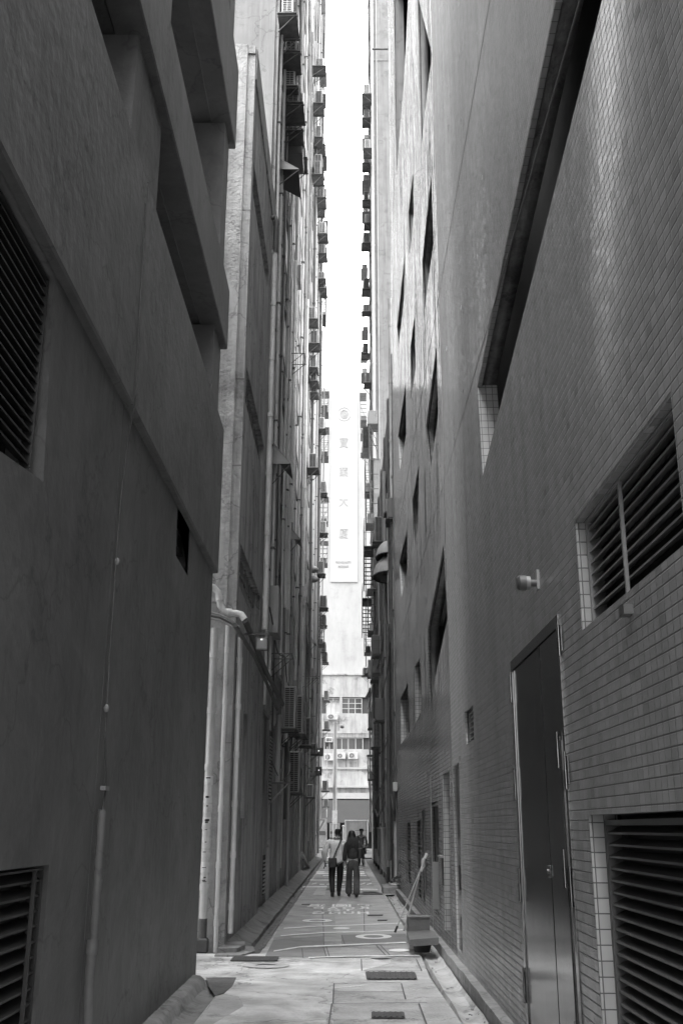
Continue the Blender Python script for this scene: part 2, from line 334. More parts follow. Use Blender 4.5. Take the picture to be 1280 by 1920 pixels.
XR=1.45; XL=-1.80
exec_parts=[]
# ================================================================== GROUND
def sheet(name,poly,z0,z1,m,kind=True):
    o=MB().prism([(a,b,z0) for a,b in poly],(0,0,z1-z0)).build(name,m)
    return struct(o)
def rect(x0,x1,y0,y1): return [(x0,y0),(x1,y0),(x1,y1),(x0,y1)]
sheet('ground',rect(-400,400,-200,600),-.6,-.09,'gutter')
sheet('street',rect(-60,60,66.2,84),-.09,-.01,'asph')
sheet('pavement',rect(-60,60,84,88),-.088,.10,'kerbm')
# alley slab: its edges follow the two gutters
def P(x,y): 
    q=onz(x,y); return (q.x,q.y)
alley=[(-1.42,-6),(-1.42,13.0),(-1.26,15.6),(-1.26,66.2),(1.06,66.2),(1.06,15.4),(1.02,13.6),(1.10,9.5),(1.10,-6)]
sheet('alley_floor',alley,-.088,0.,'conc')
# pale worn apron in the foreground, reaching into the side lane on the left
apron=[(-9,13.25),(-1.62,13.25),(-1.46,12.3),(-1.16,12.0),(-1.05,11.4),(-1.2,10.6),(-1.38,9.6),(-1.38,6.),(-.3,6.),(-.28,8.6),(-.12,10.4),(-.16,12.6),(.25,12.9),(.22,14.2),(.6,14.9),(.6,15.25),(-1.1,15.3),(-1.15,15.9),(-9,15.9)]
sheet('concrete_apron',apron,-.085,.004,'conc2')
# kerbs and gutters
def kerb(name,prof,y0,y1,m,n=24,wob=.012,seed=1):
    rnd=random.Random(seed); b=MB(); k=len(prof)
    for i in range(n+1):
        y=y0+(y1-y0)*i/n
        for (x,z) in prof: b.v.append(Vector((x+rnd.uniform(-wob,wob)*(abs(z)>-.5),y,z+rnd.uniform(-wob,wob)*.7*(z>-.05))))
    for i in range(n):
        for j in range(k-1): b.f.append((i*k+j,i*k+j+1,(i+1)*k+j+1,(i+1)*k+j))
    b.f.append(tuple(range(k))); b.f.append(tuple(n*k+j for j in range(k)))
    return struct(b.build(name,m,None,True))
kerb('kerb_left',[(-1.85,-.09),(-1.85,.13),(-1.76,.09),(-1.64,.03),(-1.50,-.02),(-1.49,-.09)],16.6,66,'kerbd',160,.012)
kerb('gutter_edge',[(-1.30,-.09),(-1.30,.012),(-1.25,.016),(-1.24,-.05)],16.6,60,'kerbd',60,.008,5)
kerb('kerb_near_left',[(-1.85,-.09),(-1.85,.10),(-1.72,.08),(-1.68,.05),(-1.64,-.02),(-1.55,-.05),(-1.46,-.04),(-1.40,.0),(-1.39,-.09)],4,13.0,'kerbm',70,.007,3)
kerb('kerb_right',[(1.36,-.09),(1.36,.13),(1.47,.14),(1.47,-.09)],4,31,'kerbm',60,.008,4)
kerb('gutter_channel',[(1.10,-.085),(1.12,-.03),(1.2,-.06),(1.3,-.04),(1.34,.0),(1.358,-.085)],4,31,'conc',50,.01,6)
# concrete footing that curls round the corner of the left block
b=MB(); 
for i in range(12):
    a=math.pi*i/22
b.prism([(-1.86,15.5,0),(-1.5,15.5,0),(-1.34,16.0,0),(-1.42,16.7,0),(-1.86,16.7,0)],(0,0,.03)); b.prism([(-1.86,15.75,.03),(-1.58,15.8,.03),(-1.5,16.2,.03),(-1.55,16.7,.03),(-1.86,16.7,.03)],(0,0,.06))
struct(b.build('corner_footing','kerbm'))
sheet('drain_pit',[P(386,1834),P(443,1834),P(436,1850),P(420,1864),P(404,1868),P(392,1852)],.0045,.008,'gutter')
# slabs, covers and joints of the alley floor (each sheet a few millimetres above the one below)
def pxsheet(name,pts,z,m,h=.003): return sheet(name,[P(*p) for p in pts],z-h,z,m)
pxsheet('paint_patch',[(497,1795),(530,1722),(600,1632),(684,1632),(735,1722),(790,1795)],.004,'pgrey')
pxsheet('paint_patch',[(626,1700),(652,1672),(706,1672),(752,1730),(762,1752),(690,1752),(630,1752)],.008,'pgrey2')
pxsheet('paint_patch',[(497,1794),(513,1763),(606,1756),(612,1794)],.008,'pdark')
pxsheet('paint_patch',[(632,1704),(668,1704),(668,1697),(640,1696)],.012,'pgrey')
pxsheet('paint_patch',[(586,1679),(596,1663),(612,1661),(609,1679)],.008,'pworn')
pxsheet('paint_patch',[(680,1664),(735,1664),(758,1677),(700,1679),(680,1679)],.008,'pworn')
pxsheet('paint_patch',[(640,1754),(760,1752),(766,1768),(640,1776)],.012,'pdark')
for (a,bb) in [((605,1775),(612,1797)),((611,1775),(618,1797)),((705,1774),(722,1792)),((713,1774),(730,1792)),((640,1755),(646,1772)),((606,1735),(607,1775)),((604,1700),(605,1735)),((566,1780),(568,1797)),
  ((677,1800),(678,1822)),((780,1800),(790,1822)),((626,1846),(624,1884)),((752,1846),(760,1876)),((626,1846),(752,1844)),((624,1884),(800,1882)),((785,1884),(800,1925)),((680,1822),(790,1822)),((624,1862),(756,1862)),((622,1884),(616,1925)),((682,1704),(683,1750))]:
    p,q=onz(*a),onz(*bb); d=(q-p); d.z=0; n_=Vector((-d.y,d.x,0)).normalized()*.0075
    struct(MB().prism([p+n_+Vector((0,0,.0125)),q+n_+Vector((0,0,.0125)),q-n_+Vector((0,0,.0125)),p-n_+Vector((0,0,.0125))],(0,0,.001)).build('slab_joint','joint'))
# painted lines, rings and discs
def pline(pts,wd,m='pwhite',name='painted_line'):
    if wd>=.2: wd=.30*(onz(*pts[0]).y/30)**2*1.5
    b=MB(); rnd=random.Random(len(pts)*7+int(pts[0][1]))
    ps=[]
    for i in range(len(pts)-1):
        for k in range(8):
            f=k/8; ps.append(Vector(onz(pts[i][0]*(1-f)+pts[i+1][0]*f,pts[i][1]*(1-f)+pts[i+1][1]*f)))
    ps.append(onz(*pts[-1])); n=len(ps)
    for p in ps:
        h=wd/2*(1+rnd.uniform(-.15,.15)); c=rnd.uniform(-.01,.01)
        b.v+= [Vector((p.x,p.y-h+c,.014)),Vector((p.x,p.y+h+c,.014))]
    for i in range(n-1): b.f.append((2*i,2*i+2,2*i+3,2*i+1))
    return struct(b.build(name,m))
pline([(532,1742),(599,1738),(646,1736.5),(753,1732)],.17)
pline([(526,1756),(605,1750),(688,1748),(755,1745)],.17)
pline([(513,1785),(563,1777),(608,1775),(700,1771),(761,1768.5)],.17)
pline([(578,1797),(646,1795),(700,1794),(786,1793.5)],.10)
def ring(cx,cy,rx,ry,hole=.55,m='pwhite',name='painted_ring'):
    b=MB(); n=40
    for i in range(n):
        a=2*math.pi*i/n; c,s=math.cos(a),math.sin(a)
        p=onz(cx+rx*c,cy+ry*s); q=onz(cx+rx*hole*c,cy+ry*hole*s); p.z=q.z=.015; b.v+=[p,q]
    for i in range(n):
        j=(i+1)%n; b.f.append((2*i,2*j,2*j+1,2*i+1))
    if hole<.05: pass
    return struct(b.build(name,m))
ring(594.5,1727.5,28,3.2); ring(700,1757.5,34,4.6); ring(680,1691.5,21,1.6,.7,'pworn'); ring(640,1742,16,1.9,.01,'pwhite','painted_disc'); ring(748,1783.5,20,2.7,.01,'pwhite','painted_disc'); ring(713,1797,19,1.7,.01,'pworn','painted_disc')
ring(499,1812,44,5.2,.45,'pworn')
rnd=random.Random(3)
y=1668.
while y>1606:
    xl=605-(y-1615)*.86+4; xr=684+(y-1640)*.83 if y>1640 else 684-(1640-y)*.35; xl=max(xl,545)
    if not(1654<y<1662):
        if rnd.random()<.5: pline([(xl,y),(xl+(xr-xl)*rnd.uniform(.3,.45),y-rnd.uniform(0,.6))],.22,'pwhite' if rnd.random()<.6 else 'pworn')
        a=xl+(xr-xl)*rnd.uniform(.0,.5); pline([(a,y-.5),(xr,y-rnd.uniform(-.3,.6))],.22,'pwhite' if rnd.random()<.6 else 'pworn')
    if y>1636 and rnd.random()<.6:
        a=xl+(xr-xl)*rnd.uniform(.1,.6); pxsheet('paint_patch',[(a,y-3.2),(min(a+30,xr),y-3.2),(min(a+32,xr),y-1.3),(a-1,y-1.3)],.012,'pdark')
    y-=(4.2 if y>1640 else 3.2)
for i in range(9):
    x=584+i*13+rnd.uniform(-3,3)
    pline([(x,1659+rnd.uniform(-1,1)),(x+9,1657.5+rnd.uniform(-1,1.5))],.2,'pwhite','painted_mark')
# the street name painted on the floor, to be read from the far end
def floor_glyph(s,x0,x1,y0,y1,dep=.014,off=.03):
    A,B,C,D=onz(x1,y0),onz(x0,y0),onz(x1,y1),onz(x0,y1)   # near edge is y1
    yn,yf=(C.y+D.y)/2,(A.y+B.y)/2; xn0,xn1=D.x,C.x
    def place(u,v,w_): return Vector((xn1+(xn0-xn1)*u, yn+(yf-yn)*v, dep+.002*w_))
    struct(text_mesh(s,'painted_letter','pwhite',place,None,off=off))
for s,x0,x1 in (('H',670,692),('U',643,664),('N',616,638),('G',585,608)): floor_glyph(s,x0,x1,1710.5,1715.5)
for s,x0,x1 in (('T',642,662),('O',613,638)): floor_glyph(s,x0,x1,1706.2,1709.6)
for s,x0,x1 in (('R',671,692),('O',641,666),('A',613,635),('D',586,606)): floor_glyph(s,x0,x1,1702.0,1705.6)
for s,x0,x1 in (('\u9d3b',668,706),('\u5716',622,658),('\u9053',575,610)): floor_glyph(s,x0,x1,1696.5,1701.6,off=.018)
# covers (things)
def cover(pts,label,z=.013,bars=0):
    c=sum((onz(*p) for p in pts),Vector())/len(pts)
    b=MB().prism([onz(*p)+Vector((0,0,z)) for p in pts],(0,0,.006))
    xs=[onz(*p).x for p in pts]; ys=[onz(*p).y for p in pts]
    for i in range(bars):
        x=min(xs)+(max(xs)-min(xs))*(i+.5)/bars
        b.box((x-.012,min(ys)+.02,z+.005),(x+.012,max(ys)-.02,z+.012))
    tag(b.build('drain_cover','iron'),label,'drain cover')
cover([(685,1825),(777,1825),(782,1838),(687,1838)],'dark oblong metal cover sunk in the pale slabs, widest of the two nearest the camera',bars=9)
cover([(696,1901),(757,1901),(759,1911),(696,1911)],'small dark metal cover at the very bottom of the picture',bars=6)
cover([(440,1796),(518,1796),(520,1804),(431,1804)],'rusty strip grating in the pale concrete at the corner footing on the left',bars=22)
cover([(659,1675),(716,1675),(717,1678.5),(659,1678.5)],'long narrow dark channel cover across the floor beside the woman\'s feet',bars=0)
cover([(690,1716.5),(718,1716),(717,1718.2),(689,1718.6)],'short dark iron cover right of the painted street name')
cover([(708,1726),(726,1726),(725,1728),(707,1728)],'smallest dark iron cover, just above the upper painted line on the right')
cover([(566,1696.2),(582,1696.2),(581,1697.8),(565,1697.8)],'dark iron cover left of the painted characters')
# ================================================================== RIGHT: tiled car park block
R1=thing('tiled_building','tall grey tiled building with slanting openings and steel doors filling the right side','building',(XR+1,8,0))
YS=14.42
def H(pts): return yz(pts,XR)
near=[ [(894,724),(904,893),(1128,0),(1202,-300),(1100,-300),(1040,0)],
       [(870,1334),(886,1322),(888,1386),(872,1397)],
       [(848,1437),(860,1428),(867,1792),(855,1776)]]
near=[H(p) for p in near]
near.append([(4.2,2.92),(6.22,2.92),(6.22,3.63),(4.2,3.63)])
near.append([(6.86,.12),(8.95,.12),(8.95,3.155),(6.86,3.155)])
LY=onx(1101,1528,XR); near.append([(3.2,-.02+.1),(LY.y,.1),(LY.y,LY.z),(3.2,LY.z)])
far_=[ [(782,-10),(822,-10),(803,150),(788,288),(785,150)],
 [(774,322),(775,400),(772,442),(767,478),(765,400)],
 [(808,326),(812.5,455),(803,520),(794,598),(791,492),(797,430)],
 [(758,480),(757,560),(747,650),(744,612)],
 [(777,590),(779,690),(770,748),(769,650)],
 [(818,645),(821,778),(805,893),(798,800)],
 [(760,717),(761,815),(749,884),(746,818)],
 [(785,870),(783,994),(774,1026),(773,937)],
 [(763,989),(763,1069),(752,1120),(748,1056)],
 [(831,1020),(838,1160),(803,1328),(802,1177)],
 [(786,1233),(790,1300),(789,1335),(778,1357),(777,1250)],
 [(764,1277),(767,1373),(751,1396),(750,1312)],
 [(738,-10),(765,-10),(757,150),(743,325)],
 [(781,1540),(789,1536),(790,1690),(783,1680)],
 [(763,1543),(769,1540),(770,1662),(764,1655)],
 [(790,1520),(796,1516),(797,1700),(791,1690)],
 [(829,1453),(842,1443),(846,1757),(833,1744)],
 [(809,1511),(821,1503),(823,1724),(812,1704)]]
far_=[H(p) for p in far_]
def inset(h,k):
    cy=sum(p[0] for p in h)/len(h); cz=sum(p[1] for p in h)/len(h); return [(p[0]+(p[0]-cy)*k,p[1]+(p[1]-cz)*k) for p in h]
def split_ok(h,lo,hi): return all(lo<p[0]<hi for p in h)
near=[[(min(p[0],YS-.02),p[1]) for p in h] for h in near]; far_=[[(max(p[0],YS+.02),p[1]) for p in h] for h in far_]
near[-1][0]=(3.2,.1)
slab_with_holes('tiled_wall',[(-5,-.08),(YS,-.08),(YS,46),(-5,46)],near,XR,XR+.05,'tile',R1)
slab_with_holes('plaster_wall',[(-5,-.08),(YS,-.08),(YS,46),(-5,46)],near,XR+.05,XR+.2,'shabby',R1)
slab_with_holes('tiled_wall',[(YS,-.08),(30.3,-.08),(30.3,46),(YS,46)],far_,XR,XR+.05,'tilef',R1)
slab_with_holes('plaster_wall',[(YS,-.08),(30.3,-.08),(30.3,46),(YS,46)],far_,XR+.05,XR+.2,'shabby',R1)
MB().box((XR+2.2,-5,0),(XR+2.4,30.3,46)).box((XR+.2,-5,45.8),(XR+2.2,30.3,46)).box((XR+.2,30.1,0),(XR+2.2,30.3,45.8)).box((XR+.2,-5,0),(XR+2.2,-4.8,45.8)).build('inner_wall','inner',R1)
# inner dark tiled panel behind the topmost slanting opening, pale rails inside three others
MB().prism([onx(a,b_,XR+.25) for a,b_ in [(778,-14),(830,-14),(808,150),(790,300),(783,200)]],(.04,0,0)).build('tiled_panel','tiled',R1)
for pts in ([(808,1174),(820,1174),(836,1100),(835,1050)],[(802,801),(812,799),(823,731),(822,689)],[(796,490),(804,490),(812,450),(810,390)]):
    MB().prism([onx(a,b_,XR+.22) for a,b_ in pts],(.1,0,0)).build('concrete_rail','conc',R1)
# tiled jambs, the light on them put into a paler colour
def jamb(h,i,j,dx,m='tilej',name='tiled_jamb',th=.02,x0=.003):
    a,b_=Vector((0,*h[i])),Vector((0,*h[j])); c=Vector((0,sum(p[0] for p in h)/len(h),sum(p[1] for p in h)/len(h)))
    n_=Vector((0,-(b_-a).z,(b_-a).y)).normalized(); 
    if n_.dot(c-a)<0: n_=-n_
    MB().prism([Vector((XR+x0,a.y,a.z))-n_*.0,Vector((XR+x0,b_.y,b_.z)),Vector((XR+x0,b_.y,b_.z))+n_*th,Vector((XR+x0,a.y,a.z))+n_*th],(dx,0,0)).build(name,m,R1)
jamb(near[0],0,1,.215)
jamb(near[3],1,2,.16); jamb(near[3],2,3,.10,'tile')
jamb(near[-1],1,2,.17)
jamb(far_[16],3,0,.55); jamb(near[0],5,0,.05,'tile',x0=.002)
for k,(i,j) in ((10,(3,4)),(11,(2,3)),(6,(2,3)),(8,(2,3))): jamb(far_[k],i,j,.22,'tilej' if k>9 else 'tile')
# louvres: frames of tilted slats
def louvre(y0,y1,z0,z1,X,n,m,name='louvre',parent=R1,posts=(),sgn=1,th=.012,dep=.07,framew=.03,post_x=0):
    b=MB(); h=(z1-z0)/n
    for i in range(n):
        z=z0+h*(i+.5)
        b.add([(X,y0,z-h*.26),(X,y1,z-h*.26),(X+sgn*dep,y1,z+h*.22),(X+sgn*dep,y0,z+h*.22),(X,y0,z-h*.26+th),(X,y1,z-h*.26+th),(X+sgn*dep,y1,z+h*.22+th),(X+sgn*dep,y0,z+h*.22+th)],
          [(0,3,2,1),(4,5,6,7),(0,1,5,4),(1,2,6,5),(2,3,7,6),(3,0,4,7)])
    o=b.build(name,m,parent)
    f=MB()
    fx0,fx1=sorted((X-sgn*.01,X+sgn*(dep+.01)))
    f.box((fx0,y0-framew,z0),(fx1,y0,z1)).box((fx0,y1,z0),(fx1,y1+framew,z1)).box((fx0,y0-framew,z1),(fx1,y1+framew,z1+framew))
    for p in posts: f.box((X-sgn*.02,p-.012,z0),(X,p+.012,z1))
    f.build('louvre_frame',m,o)
    bx0,bx1=sorted((X+sgn*(dep+.06),X+sgn*(dep+.09)))
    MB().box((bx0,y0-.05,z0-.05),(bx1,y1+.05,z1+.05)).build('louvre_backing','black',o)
    return o
louvre(4.24,6.16,2.95,3.60,XR+.07,9,'louvl',posts=(5.35,))
louvre(3.3,LY.y-.06,  .12,LY.z-.06,XR+.10,25,'louv')
a0,a1=near[1][0],near[1][2]; louvre(min(a0[0],a1[0])+.03,max(a0[0],a1[0])-.03,near[1][3][1]+.05,near[1][0][1]-.05,XR+.06,5,'louvl',framew=.015)
# pierced vents
for k in (13,14):
    h=far_[k]; y0,y1=min(p[0] for p in h),max(p[0] for p in h); z0,z1=min(p[1] for p in h),max(p[1] for p in h)
    b=MB(); n=int((z1-z0)/.09)
    for i in range(n):
        if i in (n//2,n//2-1): b.box((XR+.02,y0,z0+i*.09),(XR+.05,y1,z0+i*.09+.09)); continue
        b.box((XR+.02,y0,z0+i*.09),(XR+.05,y1,z0+i*.09+.035))
    b.box((XR+.018,(y0+y1)/2-.02,z0),(XR+.052,(y0+y1)/2+.02,z1)); b.build('pierced_vent','louv',R1)
h=far_[15]; MB().box((XR+.04,min(p[0] for p in h)-.05,0),(XR+.08,max(p[0] for p in h)+.05,2.6)).build('pipe_duct_panel','acg',R1)
# big double steel door
dr=MB().box((XR+.03,6.86,.12),(XR+.06,8.95,3.155)).build('steel_door','steeld',R1)
MB().box((XR-.012,6.86,.12),(XR+.03,6.93,3.155)).box((XR-.012,8.88,.12),(XR+.03,8.95,3.155)).box((XR-.0121,6.93,3.07),(XR+.03,8.88,3.155)).build('door_frame','steeld',dr)
MB().box((XR-.004,6.95,.13),(XR+.028,7.60,3.06)).build('door_leaf','steeld',dr)
MB().box((XR+.000,7.66,.13),(XR+.028,8.86,3.06)).box((XR-.006,7.62,.13),(XR+.028,7.655,3.06)).build('door_leaf','steeld',dr)
MB().box((XR-.022,6.99,.3),(XR-.005,7.46,2.32)).build('access_panel','steeld',dr)
MB().box((XR-.018,7.60,1.42),(XR-.006,7.69,1.50),.003).tube([(XR-.02,7.645,1.46),(XR-.03,7.645,1.46)],.016,12).build('door_lock','steel',dr)
def hinge(y,z,h=.26):
    b=MB().tube([(XR-.022,y,z),(XR-.022,y,z+h*.48)],.012,10).tube([(XR-.022,y,z+h*.5),(XR-.022,y,z+h)],.009,10).tube([(XR-.022,y,z+h*.47),(XR-.022,y,z+h*.51)],.015,10).box((XR-.014,y-.05,z+.03),(XR-.010,y+.05,z+h-.03))
    b.build('door_hinge','steel',dr,smooth=True)
for (px,py) in ((961,1315),(968,1500),(975,1690),(983,1880)): q=onx(px,py,XR-.02); hinge(8.93,q.z)
for (px,py) in ((1049,1230),(1047,1440),(1062,1480),(1060,1665),(1072,1700)): q=onx(px,py,XR-.02); hinge(q.y,q.z,.24)
hinge(7.0,.3,.3)
# the smaller doors further along
h=near[2]; y0,y1=min(p[0] for p in h),max(p[0] for p in h); d2=MB().box((XR+.02,y0,.05),(XR+.05,y1,3.4)).build('steel_door','steeld',R1); MB().tube([(XR-.01,y0+.15,1.0),(XR-.01,y0+.15,1.3)],.015,8).build('door_handle','steel',d2)
h=far_[17]; y0,y1=min(p[0] for p in h),max(p[0] for p in h); d3=MB().box((XR+.10,y0,.05),(XR+.13,y1,2.6)).build('dark_door','steeld',R1); MB().box((XR+.0,y0,.05),(XR+.10,y0+.05,2.6)).box((XR-.01,y1-.06,.05),(XR+.10,y1,2.6)).box((XR+.0,y0+.05,2.1),(XR+.09,y1-.06,2.16)).build('door_frame','louvl',d3)
w1=[onx(a,b_,XR) for a,b_ in [(825,1607),(831,1605),(832,1660),(826,1652)]]
wp=MB().prism([p+Vector((-.03,0,0)) for p in w1],(.035,0,0)).build('cabinet_door','steeld',R1); q=w1[0]; MB().box((XR-.04,w1[1].y-.02,q.z),(XR,q.y+.02,q.z+.03)).build('cabinet_hood','louvl',wp)
# expansion joints
for z in (6.72,onx(835,480,XR).z): MB().box((XR-.002,-5,z),(XR+.01,30.3,z+.012)).build('expansion_joint','joint',R1)
# fins at the very top by the corner
for i in range(5):
    y=24.6+i*.9; MB().box((XR+.0,y,20),(XR+.2,y+.12,40)).build('louvre_fin','pale',R1)
# small fixtures on the tiles
q=onx(1182,1147,XR); MB().box((XR-.05,q.y-.05,q.z-.02),(XR,q.y+.05,q.z+.03)).build('wall_spout','louv',R1)
q=onx(985,1093,XR-.1)
al=thing('alarm_bell','round grey alarm bell bracketed out from the tiles above the double steel door','alarm bell',(XR,q.y,q.z))
MB().tube([(XR-.10,q.y,q.z),(XR-.15,q.y,q.z),(XR-.17,q.y,q.z)],[.058,.058,.04],20).build('bell_housing','louv',al,True)
MB().tube([(XR-.07,q.y,q.z),(XR-.10,q.y,q.z)],.052,20).build('bell_base','louvl',al,True)
MB().tube([(XR-.02,q.y,q.z),(XR-.07,q.y,q.z)],.028,12).build('bell_neck','louv',al,True)
MB().box((XR-.02,q.y-.025,q.z-.05),(XR,q.y+.025,q.z+.10)).build('bell_bracket','acg',al)
# ================================================================== LEFT: dark rendered car park with deck openings
L1=thing('dark_building','near black rendered car park with protruding bands and open decks filling the left edge','building',(-3.5,7,0))
XB=XL+.07
bz0=onx(400,1057,XB).z; bz1=onx(402,745,XB).z; c0=onx(420,630,XB).z; c1=onx(422,505,XB).z; e0=onx(437,250,XB).z
YC=13.2
up_w=[onx(0,300,XL),onx(104,500,XL),onx(82,903,XL),onx(0,826,XL)]
lv=[(up_w[1].y,bz0-.02),(up_w[2].y,up_w[2].z),(3.3,up_w[3].z-.25),(3.3,bz0-.02)]
sm=[onx(a,b_,XL) for a,b_ in [(333,952),(356,985),(352,1080),(330,1042)]]
bl=[onx(a,b_,XL) for a,b_ in [(93,1621),(62,1925)]]
blh=[(3.0,.35),(bl[0].y,.35),(bl[0].y,bl[0].z),(3.0,bl[0].z)]
holes=[[(p[0],p[1]) for p in lv],[(p.y,p.z) for p in sm],blh]
slab_with_holes('rendered_wall',[(-5,-.08),(YC,-.08),(YC,bz0+.0),(-5,bz0)],holes,XL,XL-.25,'render',L1)
MB().box((XL-.25,YC-.2,-.08),(XL-6,YC,bz0)).build('end_wall','render',L1)
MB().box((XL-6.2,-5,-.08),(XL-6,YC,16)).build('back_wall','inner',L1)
def band(z0,z1,name,sag=0):
    MB().box((XB,-5,z0),(XB-.30,YC+.02,z1),.015).box((XB-.3,YC-.25,z0+.002),(XL-6,YC+.018,z1-.002)).build(name,'render',L1)
band(bz0,bz1,'parapet_band'); band(c0,c1,'parapet_band'); band(e0,e0+1.45,'parapet_band'); band(e0+3.4,e0+4.9,'parapet_band')
for z in (bz0+.1,c0+.0,e0+.0,e0+3.4): MB().box((XB-.302,-5,z+.03),(XL-6,YC-.26,z+.25)).build('deck_slab','render',L1)
# joint in the wall and a band of piers between decks
yj=onx(250,745,XB).y
MB().box((XB+.002,yj-.006,bz0-.001),(XB-.01,yj+.006,bz1)).build('wall_joint','joint',L1)
MB().box((XL+.002,yj-.008,0),(XL-.01,yj+.008,bz0)).build('wall_joint','joint',L1)
pl0,pl1=onx(300,345,XL).y,onx(247,285,XL).y
ya,yb=min(pl0,pl1),max(pl0,pl1)
for (y0,y1,z0,z1,x1) in ((ya,yb,bz1,c0,.45),(YC-.75,YC-.05,bz1,c0,.7),(YC-.6,YC-.1,c1,e0,.55),(ya-.2,yb+.1,c1,e0,.45),(YC-.6,YC-.1,e0+1.45,e0+3.4,.55),(ya-.2,yb,e0+1.45,e0+3.4,.5),(-4,3.0,bz1,c0,.3),(-4,2,c1,e0,.3)):
    MB().box((XL-.02,y0,z0),(XL-.02-x1,y1,z1)).build('deck_column','render',L1)
# window set between pier and near bay at first deck
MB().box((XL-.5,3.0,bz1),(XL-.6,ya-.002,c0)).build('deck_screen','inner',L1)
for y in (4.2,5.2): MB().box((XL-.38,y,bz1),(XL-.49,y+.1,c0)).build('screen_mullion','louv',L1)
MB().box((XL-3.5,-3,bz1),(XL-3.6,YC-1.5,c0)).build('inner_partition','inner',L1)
# louvres in the lower wall
louvre(3.35,up_w[1].y-.012,up_w[2].z+.02,bz0-.06,XL-.035,19,'louvd',parent=L1,sgn=-1,framew=.01,posts=())
MB().box((XL-.001-.09,up_w[1].y-.05,up_w[2].z),(XL-.24,up_w[1].y-.002,bz0)).build('louvre_reveal','render',L1)
louvre(sm[0].y+.05,sm[1].y-.03,sm[3].z+.2,sm[0].z-.15,XL-.06,9,'louv',parent=L1,sgn=-1,framew=.02)
louvre(3.1,bl[0].y-.03,.4,bl[0].z-.03,XL-.035,13,'louvd',parent=L1,sgn=-1,framew=.012,posts=(bl[0].y-.2,))
# downpipe and cable on the dark wall
cb=[(303,-20),(300,60),(297,100)]; 
wire=[(273,382),(272,440),(268,500),(262,600),(258,700),(255,742)]
wpts=[onx(a,b_,XB+.015) for a,b_ in wire]
ct=thing('conduit','thin knotted cable running down the dark wall into a broken grey pipe','cable and pipe',(XL,wpts[0].y,0))
MB().tube(wpts+[onx(240,830,XL+.02),onx(228,930,XL+.02),onx(222,1000,XL+.02),onx(214,1120,XL+.02),onx(207,1220,XL+.02),onx(201,1325,XL+.02),onx(197,1380,XL+.02),onx(199,1440,XL+.02),onx(199,1478,XL+.02),onx(193,1520,XL+.02)],.0075,6).build('cable','piped',ct)
MB().tube([onx(192,1518,XL+.05),onx(184,1640,XL+.05),onx(175,1780,XL+.05)],.030,12).build('upper_pipe','render',ct,True)
MB().tube([onx(173,1775,XL+.05),onx(168,1830,XL+.05),onx(164,1960,XL+.05)],.036,12).build('lower_pipe','render',ct,True)
MB().tube([onx(175,1762,XL+.05),onx(172,1790,XL+.05)],.045,12).build('pipe_collar','render',ct,True); MB().tube([onx(184,1650,XL+.05),onx(183.5,1668,XL+.05)],.034,12).build('pipe_collar','render',ct,True)
for (a,b_) in ((200,1328),(272,445),(220,1053),(261,662),(303,45)): q=onx(a,b_,XL+.025); MB().ell(q,.02,.022,.03,8,6).build('cable_clip','acg',ct)
q=onx(197,1478,XL+.03); MB().box(q-Vector((.02,.06,.015)),q+Vector((.02,.06,.015))).build('pipe_bracket','acg',ct)
# ================================================================== LEFT: white block behind the side lane
X2=-1.80
L2=thing('plastered_block','weathered white plastered block with tall gabled end behind the pipes at the side lane','building',(-4,18.5,0))
hw=[[(16.45,a),(20.5,a),(20.5,b_),(16.45,b_)] for a,b_ in ((8.88,9.60),(5.56,6.33),(13.2,13.88),(1.9,3.6))]
hw[3]=[(17.9,1.9),(18.6,1.9),(18.6,3.7),(17.9,3.7)]
slab_with_holes('plaster_wall',[(16.2,-.08),(22.0,-.08),(22.0,16.1),(16.2,16.1)],hw,X2,X2-.22,'stainl',L2)
MB().box((X2-.001,16.16,-.08),(-1.95,16.20,16.3)).box((-1.95,16.1,-.08),(-9,16.20,16.3)).build('gable_wall','roughl',L2)
MB().box((X2+.0,16.12,16.1),(-9,22.0,16.28)).build('roof','stain',L2)
MB().box((X2+.03,16.2,15.55),(X2+.001,22,16.28)).build('parapet_trim','white',L2)
for h in hw:
    ys=[p[0] for p in h]; zs=[p[1] for p in h]; y0,y1,z0,z1=min(ys),max(ys),min(zs),max(zs)
    g=MB().box((X2-.16,y0-.05,z0-.05),(X2-.18,y1+.05,z1+.05)).build('window','glass',L2)
    b=MB(); n=max(2,int((y1-y0)/.45))
    for i in range(n+1):
        y=y0+(y1-y0)*i/n; b.box((X2-.12,y-.02,z0),(X2-.16,y+.02,z1))
    for k in (.35,.68): b.box((X2-.118,y0,z0+(z1-z0)*k-.015),(X2-.158,y1,z0+(z1-z0)*k+.015))
    b.build('window_frame','louvl',g)
# horizontal cracks / string courses on gable
for z in (3.,7.6,9.2,12.6): MB().box((X2+.002,16.155,z),(-2.9,16.17,z+.02)).build('string_course','kerbm',L2)
